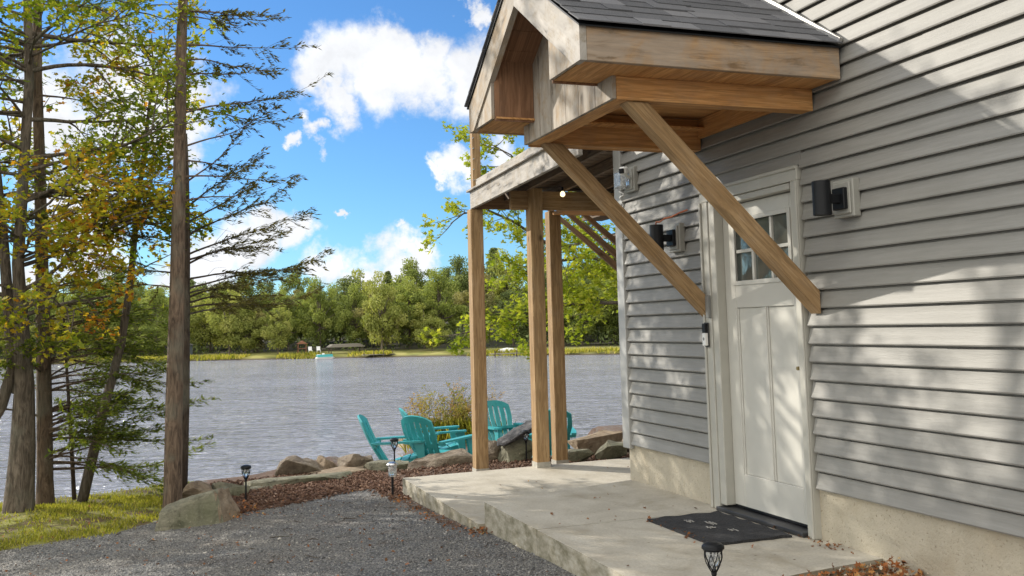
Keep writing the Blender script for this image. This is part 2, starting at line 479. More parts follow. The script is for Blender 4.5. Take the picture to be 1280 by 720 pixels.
def mat_mat():
    m, nt, p = newmat('rubber_mat')
    P = pos_(nt)
    n = noise_(nt, P, 130, 3, .6)
    c = ramp(nt, n, [(.35, (.012, .012, .014)), (.62, (.04, .04, .042)), (.8, (.10, .095, .09))])
    setp(nt, p, Base_Color=c, Roughness=.95, Normal=bump(nt, n, .006, 1))
    return m
MATM = mat_mat()
MATW = plain('worn_white', (.33, .32, .30), .9, nz=.3, nscale=60)
def far_ground_mat():
    m, nt, p = newmat('far_bank')
    P = pos_(nt)
    z = nd(nt, 'ShaderNodeSeparateXYZ', {0: P}).outputs[2]
    n = noise_(nt, P, .35, 5)
    gr = ramp(nt, n, [(.35, (.13, .15, .03)), (.55, (.26, .25, .055)), (.75, (.36, .31, .13))])
    fl = ramp(nt, noise_(nt, P, .8, 5), [(.3, (.025, .025, .012)), (.7, (.06, .055, .025))])
    f = nd(nt, 'ShaderNodeMapRange', {0: z, 1: -1.62, 2: -1.42}).outputs[0]
    c = mix(nt, f, gr, fl)
    mud = nd(nt, 'ShaderNodeMapRange', {0: z, 1: -2.12, 2: -1.9, 3: 1.0, 4: 0.0}).outputs[0]
    c = mix(nt, mud, c, (.06, .045, .025))
    setp(nt, p, Base_Color=c, Roughness=.95)
    return m
FARG = far_ground_mat()

# ------------------------------------------------------------------ terrain
def lerp(a, b, t): return a + (b - a) * t
EDGE = [(-60, 12.2), (-4, 12.2), (-1, 12.0), (1, 12.3), (2, 13.2), (2.6, 14.0), (3.4, 15), (4.2, 17), (5.0, 19.3), (5.7, 18.2), (6.3, 14.4), (7.5, 14.2), (8.0, 18), (60, 18)]
def edge(x):
    for (a, ya), (b, yb) in zip(EDGE, EDGE[1:]):
        if x <= b: return lerp(ya, yb, (x - a) / (b - a))
    return EDGE[-1][1]
def terr(x, y):
    yc = max(-6, min(11.2, y)); xc = max(-3, min(3.4, x))
    z = -.13 - .045 * (yc - 5) - .03 * (2.2 - xc)
    z += .10 * math.exp(-((x + 1.3) / 1.0) ** 2 - ((y - 10.4) / 1.1) ** 2)
    t = smooth(11.3, 12.5, y) * smooth(2.0, 2.9, x)
    z = lerp(z, -.78, t)
    z += .012 * mnoise.noise((x * 1.3, y * 1.3, 0)) + .03 * mnoise.noise((x * .4, y * .4, 3)) * smooth(1.0, -1.0, x)
    s = smooth(0, 2.2, y - edge(x))
    return lerp(z, -3.4, s)

def mulch_f(x, y):
    # bed between gravel and the shore stones, and round the far end of the slab
    if y > 9.2 and x > 2.05: return 1.0 if y < 12.4 else .55
    line = 9.24 + .62 * max(0, x - .5) - .5 * max(0, x - 1.75)
    f = smooth(-.18, .18, y - line) * smooth(.25, .6, x)
    f = max(f, .62 * smooth(.22, .02, abs(x - 2.1)) * smooth(6.6, 7.4, y))
    if x > 2.4 and y < 4.28: f = max(f, smooth(2.3, 2.9, x))
    return f
def lawn_f(x, y):
    l = 8.75 + .9 * max(0, x + .9) + .1 * math.sin(x * 5)
    return smooth(-.2, .25, y - l) * smooth(.35, -.05, x)

def ground():
    xs = np.concatenate([np.linspace(-70, -9, 12)[:-1], np.linspace(-9, -2, 25)[:-1], np.arange(-2, 6.6, .11), np.linspace(6.7, 12, 18), np.linspace(14, 70, 10)])
    ys = np.concatenate([np.linspace(-60, -4, 10)[:-1], np.linspace(-4, 4, 26)[:-1], np.arange(4, 16, .11), np.linspace(16.1, 24, 36)])
    nx, ny = len(xs), len(ys)
    V = [(x, y, terr(x, y)) for y in ys for x in xs]
    F = [(j * nx + i, j * nx + i + 1, (j + 1) * nx + i + 1, (j + 1) * nx + i) for j in range(ny - 1) for i in range(nx - 1)]
    me = bpy.data.meshes.new('ground'); me.from_pydata(V, [], F)
    for nm, fn in (('mulch', mulch_f), ('lawn', lawn_f)):
        a = me.attributes.new(nm, 'FLOAT', 'POINT'); a.data.foreach_set('value', [fn(v[0], v[1]) for v in V])
    me.polygons.foreach_set('use_smooth', [True] * len(F)); me.materials.append(GROUND); me.update()
    o = bpy.data.objects.new('ground', me); col.objects.link(o)
    tag(o, 'grey gravel yard sloping to the lake, with a lawn patch and mulch bed', 'ground', None, 'structure')
ground()

SHORE = [(-420, 230), (-120, 178), (-40, 150), (2.9, 131.7), (26.9, 116.6), (46.6, 96.7), (70, 78), (110, 55), (240, 10)]
def shore_d(x, y):
    best = 1e9; sg = 1
    for (ax, ay), (bx, by) in zip(SHORE, SHORE[1:]):
        dx, dy = bx - ax, by - ay; L2 = dx * dx + dy * dy
        t = max(0, min(1, ((x - ax) * dx + (y - ay) * dy) / L2))
        px, py = ax + t * dx, ay + t * dy
        d = math.hypot(x - px, y - py)
        if d < best:
            best = d; sg = 1 if (x - ax) * (-dy) + (y - ay) * dx > 0 else -1
    return best * sg
def far_z(x, y):
    d = shore_d(x, y) + 1.3 * mnoise.noise((x * .08, y * .08, 1))
    z = lerp(-3.2, -1.75, smooth(-2.5, 1.6, d)); z += .35 * smooth(2, 14, d) + 2.2 * smooth(14, 45, d) + 9 * smooth(40, 150, d)
    return z + .12 * mnoise.noise((x * .3, y * .3, 5))
def far_land():
    xs = np.concatenate([np.arange(-400, -70, 15), np.arange(-70, 130, 2.2), np.arange(132, 300, 14)])
    ys = np.concatenate([np.arange(20, 175, 2.2), np.arange(177, 420, 12)])
    nx, ny = len(xs), len(ys)
    V = [(x, y, far_z(x, y)) for y in ys for x in xs]
    F = [(j * nx + i, j * nx + i + 1, (j + 1) * nx + i + 1, (j + 1) * nx + i) for j in range(ny - 1) for i in range(nx - 1)
         if max(V[j * nx + i][2], V[j * nx + i + 1][2], V[(j + 1) * nx + i][2], V[(j + 1) * nx + i + 1][2]) > -3.1]
    me = bpy.data.meshes.new('far_bank'); me.from_pydata(V, [], F)
    me.polygons.foreach_set('use_smooth', [True] * len(F)); me.materials.append(FARG); me.update()
    o = bpy.data.objects.new('far_bank', me); col.objects.link(o)
    tag(o, 'grassy far bank and wooded rise across the lake', 'terrain', None, 'structure')
far_land()
w = MB(); w.face([(-900, -200, -2.2), (900, -200, -2.2), (900, 1500, -2.2), (-900, 1500, -2.2)])
tag(w.build('lake_water', WATER), 'rippled grey blue lake', 'lake', None, 'structure')

# slabs
m = MB()
m.prism([(2.14, 6.84, -.155), (2.14, 9.26, -.155), (8.2, 9.62, -.155), (8.2, 6.84, -.155)], (0, 0, -.35))
o = m.build('patio_slab', CONC, bevel=.012); tag(o, 'lower concrete patio slab under the deck posts', 'patio', None, 'structure')
m = MB()
m.prism([(2.19, 5.782, 0), (2.19, 6.84, 0), (3.62, 7.23, 0), (3.62, 5.782, 0)], (0, 0, -.4))
m.prism([(2.19, 4.02, 0), (2.19, 5.774, 0), (3.62, 5.774, 0), (3.62, 4.275, 0), (3.0, 4.20, 0)], (0, 0, -.4))
m.box((2.2, 5.76, -.38), (3.6, 5.80, -.008))
o = m.build('entry_slab', CONC, bevel=.012); tag(o, 'raised concrete entry slab in front of the door', 'patio', None, 'structure')

# ------------------------------------------------------------------ house
HX = 3.544
HY = 7.26
house = thing('house', 'grey vinyl sided house with cream stucco foundation and a white door', 'house', (3.6, 5.3, 0))
def siding():
    mb = MB()
    E = .1045
    def piece(y0, y1, zb, zt, dx=0.0, cut=1.0):
        x0, x1 = HX - .004 + dx, HX + .022 + dx
        prof = [(x0 + .003, zb - .005), (x0, zb + .002), (x0 + .007, zb + .024), (x0 + .016, zb + .06), (x0 + .021, zb + E - .017), (x1 + .012, zb + E - .015), (x1 + .0125, zb + E + .003)]
        prof = [(a, min(b, zt)) for a, b in prof]
        for (a, b), (c, d) in zip(prof, prof[1:]):
            if d - b < 1e-5: continue
            mb.face([(a, y0, b), (a, y1, b), (c, y1, d), (c, y0, d)][::-1])
        # the lip and the dark slot below it
        for (a, b), (c, d) in (((x0 + .008, zb - .004), (x0 + .003, zb - .005)), ((x1 + .0125, zb + .001), (x0 + .008, zb - .004))):
            mb.face([(a, y0, b), (a, y1, b), (c, y1, d), (c, y0, d)][::-1])
        for yy in (y0, y1):
            mb.face([(x1 + .0125, yy, zb + .001)] + [(a, yy, b) for a, b in prof])
    def run(y0, y1, z0, z1):
        zb = .297
        while zb < z1 - .01:
            if zb + E > z0 + .01:
                zlo = max(zb, z0); zt = min(zb + E, z1)
                if y1 - y0 > 3 and rnd.random() < .7:
                    ys = rnd.choice((3.72, 3.71, 2.5, 3.1, 0.9))
                    piece(ys, y1, zlo, zt); piece(y0, ys + .02, zlo, zt, -.0028)
                else:
                    piece(y0, y1, zlo, zt)
            zb += E
    zd = .297 + 19 * E
    run(5.912, 7.135, 0, zd); run(-7.0, 4.758, 0, zd)
    run(4.758, 5.912, 2.197, zd)
    run(-7.0, 7.135, zd, 5.2)
    return mb.build('siding', SIDING, house)
siding()
m = MB()
m.box((HX + .034, -7, -.9), (HX + .2, 4.80, .29)); m.box((HX + .034, 5.87, -.9), (HX + .2, HY - .02, .29))
m.box((HX + .034, 4.80, -.9), (HX + .2, 5.87, .02))
m.box((HX + .2, HY - .2, -1.4), (11.4, HY - .02, .29))
m.build('foundation', STUCCO, house, bevel=.006)
m = MB()
m.box((HX + .035, -7, .29), (HX + .16, 4.80, 5.2)); m.box((HX + .035, 5.87, .29), (HX + .16, HY - .03, 5.2)); m.box((HX + .035, 4.8, 2.19), (HX + .16, 5.87, 5.2))
m.box((HX + .16, HY - .16, .29), (11.4, HY - .03, 5.2)); m.box((11.24, -7, -.9), (11.4, HY - .16, 5.2)); m.box((HX + .16, -7, -.9), (11.24, -6.84, 5.2))
m.build('wall', SIDING, house)
m = MB()
m.prism([(3.2, -7.3, 5.2), (7.45, -7.3, 8.0), (11.7, -7.3, 5.2)], (0, 14.9, 0)); m.build('roof', SHINGLE, house)
m = MB()
m.box((HX - .012, 7.135, .262), (HX + .03, HY, 5.2)); m.box((HX + .03, HY - .03, .262), (HX + .11, HY + .002, 5.2))
m.build('corner_board', CORNERP, house, bevel=.004)
# end-wall laps (lake side)
m = MB(); z = .297
while z < 5.1:
    m.prism([(HX + .11, HY - .03, z), (HX + .11, HY - .002, z), (HX + .11, HY - .026, z + .1045), (HX + .11, HY - .03, z + .1045)], (7.7, 0, 0)); z += .1045
m.build('siding', SIDING, house)
# door casing
m = MB()
for (y0, y1) in ((5.80, 5.895), (4.775, 4.845)):
    m.box((HX - .012, y0, .002), (HX + .07, y1, 2.105))
    m.box((HX - .024, y1 - .022 if y0 > 5 else y0, .002), (HX - .012, y1 if y0 > 5 else y0 + .022, 2.105))
m.box((HX - .012, 4.775, 2.105), (HX + .07, 5.895, 2.195)); m.box((HX - .024, 4.775, 2.172), (HX - .012, 5.895, 2.195))
m.box((HX - .004, 5.725, .04), (HX + .075, 5.798, 2.103)); m.box((HX + .012, 4.847, .04), (HX + .075, 4.872, 2.103)); m.box((HX + .0, 4.872, 2.062), (HX + .075, 5.725, 2.103))
m.build('door_frame', TRIM, house, bevel=.004)
m = MB()
m.box((HX - .045, 4.85, .002), (HX + .09, 5.797, .028)); m.build('threshold', DARKPL, house, bevel=.004)
door = MB()
DX = HX + .062; DB = DX + .045
ya, yb, za, zb = 4.876, 5.722, .045, 2.058
wy0, wy1, wz0, wz1 = 4.965, 5.60, 1.52, 1.955
def dbox(y0, y1, z0, z1, x=DX): door.box((x, y0, z0), (DB, y1, z1))
dbox(ya, wy0, za, zb); dbox(wy1, yb, za, zb); dbox(wy0, wy1, wz1, zb); dbox(wy0, wy1, 1.36, wz0)
dbox(wy0, wy1, za, .26); dbox(5.262, 5.302, .26, 1.36)
dbox(wy0, 5.262, .26, 1.36, DX + .014); dbox(5.302, wy1, .26, 1.36, DX + .014)
for y0, y1 in ((wy0, 5.262), (5.302, wy1)):
    door.box((DX + .006, y0, .26), (DX + .014, y0 + .014, 1.36)); door.box((DX + .006, y1 - .014, .26), (DX + .014, y1, 1.36))
dobj = door.build('door', DOORP, house, bevel=.003)
m = MB(); cw = (wy1 - wy0) / 3
for i in (1, 2): m.box((DX + .004, wy0 + i * cw - .011, wz0 + .02), (DB - .01, wy0 + i * cw + .011, wz1 - .02))
m.box((DX + .003, wy0 + .02, (wz0 + wz1) / 2 - .011), (DB - .012, wy1 - .02, (wz0 + wz1) / 2 + .011))
m.box((DX - .008, wy0 - .012, wz0 - .008), (DX - .001, wy0 + .02, wz1 + .008)); m.box((DX - .008, wy1 - .02, wz0 - .008), (DX - .001, wy1 + .012, wz1 + .008))
m.box((DX - .0085, wy0 + .02, wz0 - .01), (DX - .001, wy1 - .02, wz0 + .02)); m.box((DX - .0085, wy0 + .02, wz1 - .02), (DX - .001, wy1 - .02, wz1 + .01))
m.build('window_frame', DOORP, dobj, bevel=.002)
m = MB(); m.box((DX + .02, wy0, wz0), (DX + .026, wy1, wz1)); m.build('window_pane', GLASS, dobj)
m = MB(); m.box((DX - .004, ya + .01, .036), (DX + .03, yb - .01, .05)); m.build('door_sweep', BLACK, dobj)
m = MB(); m.lathe((DX, 4.91, .98), [(.024, 0), (.024, -.008), (.012, -.01), (.012, -.04)], 12, (1, 0, 0)); m.build('latch', BRASS, dobj)

# ------------------------------------------------------------------ porch roof
porch = thing('porch_roof', 'small gabled porch roof of raw timber with dark shingles above the door', 'porch roof', (HX, 5.275, 2.5))
YC, YN, YF, S = 5.275, 4.33, 6.22, .667
def mir(y): return 2 * YC - y
def roofz(y): return 2.795 + S * (min(y, mir(y)) - YN)
XO, XW = 1.945, 3.533
for sgn in (0, 1):
    f = (lambda y: mir(y)) if sgn else (lambda y: y)
    m = MB()
    m.prism([(XO, f(YN), 2.606), (XO, f(YN), 2.785), (XO, YC, roofz(YC) - .012), (XO, YC, 3.195), (XO, f(4.44), 2.618), (XO, f(4.425), 2.606)], (.038, 0, 0), grain=(0, f(1) - f(0), S))
    m.build('rake_board', W_RIM if not sgn else W_GABLE, porch, bevel=.003)
    m = MB(); m.box((XO + .04, min(f(YN), f(YN + .036)), 2.606), (XW, max(f(YN), f(YN + .036)), 2.785)); m.build('fascia', W_FASCIA, porch, bevel=.003)
    m = MB()
    for k in range(4):
        a, b = XO + .04 + k * .39, XO + .04 + (k + 1) * .39 - .003
        m.box((a, min(f(YN + .037), f(4.80)), 2.612), (min(b, XW), max(f(YN + .037), f(4.80)), 2.624))
    m.build('soffit', W_CEDAR, porch)
    m = MB()
    m.prism([(XO + .012, f(4.43), 2.614), (XO + .012, f(4.775), 2.614), (XO + .012, f(4.775), roofz(4.775) - .24)], (.02, 0, 0), grain=(0, 0, 1)); m.build('eave_return', W_GABLE, porch)
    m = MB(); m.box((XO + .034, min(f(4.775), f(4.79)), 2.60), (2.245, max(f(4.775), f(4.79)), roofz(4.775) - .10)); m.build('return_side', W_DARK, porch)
    m = MB()
    for k in range(5):
        u0, u1 = 4.60 + k * (YC - 4.60) / 5, 4.60 + (k + 1) * (YC - 4.60) / 5 - .003
        z0, z1 = roofz(u0) - .11, roofz(u1) - .11
        m.prism([(XO + .035, f(u0), z0), (XO + .035, f(u1), z1), (XO + .035, f(u1), z1 + .02), (XO + .035, f(u0), z0 + .02)], (.31, 0, 0), grain=(1, 0, 0))
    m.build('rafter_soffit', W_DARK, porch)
    # deck + shingles
    m = MB()
    m.prism([(XO - .01, f(YN - .02), roofz(YN) - .019), (XO - .01, f(YN - .02), roofz(YN) - .010), (XO - .01, YC, roofz(YC) + .004), (XO - .01, YC, roofz(YC) - .012)], (XW - XO + .008, 0, 0)); m.build('drip_edge', BLACK, porch)
    m = MB()
    sl = math.hypot(1, S); L = (YC - YN + .03) * sl; k = 0
    dvec = np.array((0, (1 if not sgn else -1) / sl, S / sl)); nv = np.array((0, (-1 if not sgn else 1) * S / sl, 1 / sl))
    base = np.array((0, f(YN - .035), roofz(YN) - .006))
    while k * .125 < L:
        x = XO - .022 - rnd.uniform(0, .2); u = k * .125
        while x < XW - .004:
            wd = rnd.uniform(.14, .30); a, b = max(x, XO - .022), min(x + wd, XW - .004)
            if b - a > .02:
                ln = min(.145, L - u); th = rnd.choice((.006, .006, .011))
                c0 = base + dvec * (u + ln / 2) + nv * (.006 + th / 2 + .002)
                dd = nrm(dvec * ln - nv * .006)
                m.obox(c0 + np.array(((a + b) / 2, 0, 0)), ((1, 0, 0), dd, np.cross((1, 0, 0), dd)), ((b - a) / 2 - .0012, ln / 2, th / 2))
            x += wd
        k += 1
    m.build('shingles', SHINGLE, porch)
    m = MB()
    a = np.array((XW - .012, f(YN - .03), roofz(YN) + .02)); b = np.array((XW - .012, YC, roofz(YC) + .055))
    m.beam(a, b, .02, .035, up=(0, 0, 1)); m.build('flashing', ALU, porch)
m = MB(); x = XO - .02
while x < XW - .05:
    m.prism([(x, YC - .14, roofz(YC) - .055), (x, YC, roofz(YC) + .036), (x, YC + .14, roofz(YC) - .055), (x, YC + .14, roofz(YC) - .065), (x, YC, roofz(YC) + .024), (x, YC - .14, roofz(YC) - .065)], (.2, 0, 0)); x += .17
m.build('ridge_cap', SHINGLE, porch)
m = MB(); y = 4.59
while y < 5.95:
    y1 = min(y + rnd.uniform(.17, .24), 5.965); c = (y + y1) / 2
    top = lambda q: roofz(q) - .085
    pts = [(2.247, y + .003, 2.487), (2.247, y1 - .004, 2.487), (2.247, y1 - .004, top(y1))]
    if y < YC < y1: pts.append((2.247, YC, top(YC)))
    pts.append((2.247, y + .003, top(y)))
    m.prism(pts, (.022, 0, 0), grain=(0, 0, 1)); y = y1
m.build('gable_boards', W_GABLE, porch, bevel=.002)
m = MB(); m.box((2.271, 4.61, 2.484), (2.385, 5.94, 2.70)); m.build('front_beam', W_CEDAR, porch, bevel=.004)
m = MB(); m.box((2.272, 4.592, 2.4835), (HX - .005, 4.608, 2.612)); m.box((2.386, 4.609, 2.487), (HX - .005, 4.70, 2.62)); m.build('side_beam', W_CEDAR, porch, bevel=.003)
m = MB(); m.box((2.272, 5.942, 2.4735), (HX - .005, 5.958, 2.61)); m.box((2.386, 5.85, 2.478), (HX - .005, 5.941, 2.70)); m.build('side_beam', W_CEDAR, porch, bevel=.003)
m = MB()
for k in range(6): m.box((2.387, 4.702 + k * .191, 2.70), (HX - .004, 4.702 + (k + 1) * .191 - .003, 2.714))
m.build('ceiling_boards', W_CEDAR, porch)
m = MB(); m.box((HX - .03, 4.72, 2.56), (HX - .006, 5.84, 2.695)); m.build('ledger', W_CEDAR, porch)
for y0, y1 in ((4.622, 4.712), (5.835, 5.925)):
    m = MB(); m.prism([(HX - .006, y0, 1.305), (HX - .006, y0, 1.435), (2.475, y0, 2.482), (2.345, y0, 2.482)], (0, y1 - y0, 0), grain=(1, 0, -1)); m.build('brace', W_POST, porch, bevel=.005)

# ------------------------------------------------------------------ deck
deck = thing('deck', 'raised timber deck on square posts at the lake end of the house', 'deck', (3.15, 9.9, -.2))
def rz(y): return .026 * (9.95 - y)          # the deck has settled towards the lake
m = MB(); m.beam((3.12, 7.0, 2.653 + rz(7.0)), (3.12, 9.95, 2.653), .04, .187); m.build('rim_joist', W_RIM, deck, bevel=.004)
m = MB(); m.beam((3.11, 6.95, 2.758 + rz(7.0)), (3.11, 9.99, 2.757), .085, .022); m.build('ledge_board', W_RIM, deck, bevel=.003)
m = MB(); m.beam((3.14, 6.95, 2.817 + rz(7.0)), (3.14, 9.80, 2.821), .035, .09); m.build('edge_board', W_RIM, deck, bevel=.003)
m = MB(); m.box((3.141, 9.91, 2.56), (9.0, 9.95, 2.745)); m.build('rim_joist', W_DECK, deck, bevel=.004)
for k in range(14):
    x = 3.50 + k * .40
    m = MB(); m.beam((x, 7.30, 2.725 + rz(7.3)), (x, 9.905, 2.695), .038, .10 if k else .09); m.build('joist', W_OLD, deck)
m = MB()
for k in range(19):
    y = 7.3 + k * .142; m.beam((3.165, y, 2.79 + rz(y)), (9.0, y, 2.79 + rz(y)), .136, .028)
m.build('decking', W_OLD, deck)
m = MB(); m.box((3.33, 9.262, 2.48), (8.9, 9.30, 2.675)); m.box((3.335, 9.302, 2.482), (8.9, 9.34, 2.672)); m.build('beam', W_POST, deck, bevel=.004)
m = MB(); m.box((4.05, 9.342, 2.505), (4.9, 9.905, 2.54)); m.build('blocking', W_CEDAR, deck, bevel=.003)
def post(x0, y0, zt, zb, wd=.14, b=True):
    m = MB(); m.box((x0, y0, zb + .02), (x0 + wd, y0 + wd, zt)); p = m.build('post', W_POST, deck, bevel=.007)
    if b:
        m = MB(); m.box((x0 - .004, y0 - .004, zb), (x0 + wd + .004, y0 + wd + .004, zb + .055)); m.build('post_base', GALV, p)
post(3.09, 9.90, 2.558, -.28); post(3.515, 9.20, 2.70, -.155); post(4.02, 9.93, 2.555, -.26)
post(6.6, 9.20, 2.70, -.155); post(8.4, 9.93, 2.558, -.5)
m = MB(); m.box((3.10, 9.82, 2.77), (3.19, 9.91, 3.75)); rp = m.build('rail_post', W_POST, deck, bevel=.005)
for k in range(7):
    m = MB(); z = 2.86 + k * .115; m.tube([(3.105, 9.82, z), (3.105, 9.79, z + .004)], .005, 6); m.build('cable_fitting', STEEL, rp)
for k in range(3):
    y0 = 10.0 + .32 * k; zl = lambda x: 2.487 - .83 * (x - 4.5)
    xa, xb = 4.20, 7.9
    m = MB(); m.prism([(xa, y0, zl(xa)), (xb, y0, zl(xb)), (xb, y0, zl(xb) + .27), (xa, y0, min(zl(xa) + .27, 2.78))], (0, .038, 0), grain=(1, 0, -.83)); m.build('stair_stringer', W_DECK, deck, bevel=.003)
m = MB()
for k in range(13):
    x = 4.25 + k * .26; z = 2.487 - .83 * (x - 4.5) + .275
    m.box((x, 9.97, z), (x + .265, 10.72, z + .034))
m.build('stair_treads', W_OLD, deck)

sl = thing('string_light', 'small lit bulb hanging on a thin wire under the deck beam', 'string light', (3.84, 9.1, 2.64))
m = MB(); m.lathe((3.84, 9.1, 2.60), [(.004, -.004), (.022, .006), (.027, .024), (.02, .044), (.011, .054)], 12); m.build('bulb', BULB, sl, smooth_=True)
m = MB(); m.tube([(3.84, 9.1, 2.655), (3.84, 9.1, 2.70)], .012, 8); m.build('socket', BLACK, sl)
m = MB(); pts = [(3.35 + t * 1.6, 9.1 + .12 * math.sin(t * 3), 2.715 - .02 * math.sin(t * math.pi * 3) ** 2) for t in np.linspace(0, 1, 24)]; m.tube(pts, .0035, 5); m.build('wire', BLACK, sl)

# ------------------------------------------------------------------ fittings on the wall
def wall_lamp(y, z, label):
    t = thing('wall_lamp', label, 'wall lamp', (HX, y, z), 'black cylinder wall lamps by the door')
    m = MB(); m.lathe((3.365, y, z - .093), [(.046, .004), (.05, 0), (.05, .186), (.046, .182), (.044, .15)], 28); m.build('shade', BLACK, t, smooth_=False)
    m = MB(); m.lathe((3.365, y, z - .088), [(.001, 0), (.043, 0), (.043, .01)], 20); m.build('lens', COPPER, t)
    m = MB(); m.box((3.41, y - .022, z - .028), (3.47, y + .022, z + .022)); m.build('arm', BLACK, t, bevel=.003)
    m = MB(); m.box((3.47, y - .05, z - .062), (3.505, y + .05, z + .058)); m.build('back_plate', BLACK, t, bevel=.004)
    m = MB(); m.box((3.506, y - .085, z - .105), (HX + .01, y + .085, z + .105)); m.box((3.495, y - .068, z - .088), (3.506, y + .068, z + .088)); m.build('mounting_block', BLOCKM, t, bevel=.005)
    return t
wall_lamp(4.335, 1.932, 'black cylinder wall lamp on grey siding to the camera side of the door')
lampL = wall_lamp(6.232, 1.895, 'black cylinder wall lamp with loose orange wire between door and house corner')
m = MB(); pts = [(3.37, 6.25, 1.985), (3.36, 6.22, 2.01), (3.37, 6.19, 2.005), (3.40, 6.17, 2.03), (3.43, 6.12, 2.035), (3.47, 6.08, 2.06), (3.52, 6.04, 2.08)]
m.tube(pts, .006, 6); m.build('loose_wire', plain('orange_wire', (.45, .13, .05), .5), lampL)

cam_t = thing('security_camera', 'small white security camera and cable box near the house corner', 'security camera', (3.53, 6.93, 2.43))
m = MB(); m.box((3.515, 6.85, 2.335), (HX + .01, 7.03, 2.535)); m.box((3.503, 6.87, 2.352), (3.515, 7.01, 2.518)); m.build('mounting_block', BLOCKM, cam_t, bevel=.004)
m = MB(); m.obox((3.40, 6.80, 2.485), ((-.75, -.62, -.2), (.62, -.75, 0), (-.15, -.12, 1)), (.036, .03, .03)); cb = m.build('camera_body', WHITEPL, cam_t, bevel=.012)
m = MB(); m.obox((3.40 - .032, 6.80 - .026, 2.485 - .008), ((-.75, -.62, -.2), (.62, -.75, 0), (-.15, -.12, 1)), (.008, .02, .02)); m.build('lens', BLACK, cb, bevel=.004)
m = MB(); m.tube([(3.42, 6.83, 2.47), (3.47, 6.87, 2.45), (3.505, 6.9, 2.44)], .013, 8); m.build('bracket', WHITEPL, cam_t)
m = MB(); m.box((3.425, 6.90, 2.37), (3.50, 7.04, 2.51)); m.build('cable_box', CLEAR, cam_t, bevel=.012)
m = MB()
for k in range(4):
    c = (3.46 + .008 * k, 6.97, 2.44); r = .035 + .006 * (k % 2)
    m.tube([(c[0] + .006 * math.sin(3 * a), c[1] + r * math.cos(a), c[2] + r * 1.2 * math.sin(a)) for a in np.linspace(0, 6.4, 22)], .0045, 5)
pts = [(3.47 + .01 * math.sin(t * 40), 7.0 + .025 * math.sin(t * 24), 2.38 - t * .30) for t in np.linspace(0, 1, 60)]
m.tube(pts, .0045, 5); m.build('cable', WHITEPL, cam_t)

m = MB(); m.box((HX - .05, 5.832, 1.108), (HX - .024, 5.872, 1.195)); t = thing('doorbell', 'slim video doorbell with black top and white lower half on the door trim', 'doorbell', (HX - .03, 5.85, 1.19)); m.build('button_panel', WHITEPL, t, bevel=.004)
m = MB(); m.box((HX - .05, 5.832, 1.197), (HX - .024, 5.872, 1.262)); m.build('camera_panel', BLACK, t, bevel=.004)
m = MB(); m.lathe((HX - .051, 5.852, 1.155), [(.011, 0), (.011, .003)], 14, (1, 0, 0)); m.build('button', GREYPL, t)
m = MB(); m.box((HX - .028, 5.83, 1.10), (HX - .02, 5.874, 1.268)); m.build('bracket', DARKPL, t)
t = thing('brace_pad', 'flat grey mounting pad behind the foot of the far porch brace', 'mounting pad', (HX, 5.85, 1.36))
m = MB(); m.box((HX - .038, 5.796, 1.30), (HX - .0125, 5.834, 1.455)); m.build('pad', GREYPL, t, bevel=.003)

mt = thing('door_mat', 'worn black rubber door mat with broken white lettering', 'door mat', (3.2, 5.3, .002))
m = MB()
n = 22
top = [[(2.925 + .53 * i / 8, 4.895 + .80 * j / n + .006 * math.sin(i * 3 + j), .016 + .004 * math.sin(i * 2.1 + j * 1.3)) for i in range(9)] for j in range(n + 1)]
for j in range(n):
    for i in range(8): m.face([top[j][i], top[j][i + 1], top[j + 1][i + 1], top[j + 1][i]])
rim = [top[0][i] for i in range(9)] + [top[j][8] for j in range(1, n + 1)] + [top[n][i] for i in range(7, -1, -1)] + [top[j][0] for j in range(n - 1, 0, -1)]
for a, b in zip(rim, rim[1:] + rim[:1]): m.face([a, (a[0], a[1], .001), (b[0], b[1], .001), b])
m.build('rubber', MATM, mt)
for wx, wy, nn in ((3.11, 5.47, 7), (3.20, 5.36, 9), (3.13, 5.25, 5), (3.21, 5.13, 6)):
    m = MB()
    for k in range(nn):
        y = wy - .011 * (k - nn / 2); x = wx + (.012 if k % 2 else -.012) + rnd.uniform(-.003, .003)
        a = rnd.uniform(-.4, .4) + (1.57 if rnd.random() < .4 else 0); l = rnd.uniform(.004, .014)
        m.obox((x, y, .0225), ((math.cos(a), math.sin(a), 0), (-math.sin(a), math.cos(a), 0), (0, 0, 1)), (l, rnd.uniform(.002, .0035), .002))
    m.build('lettering', MATW, mt)

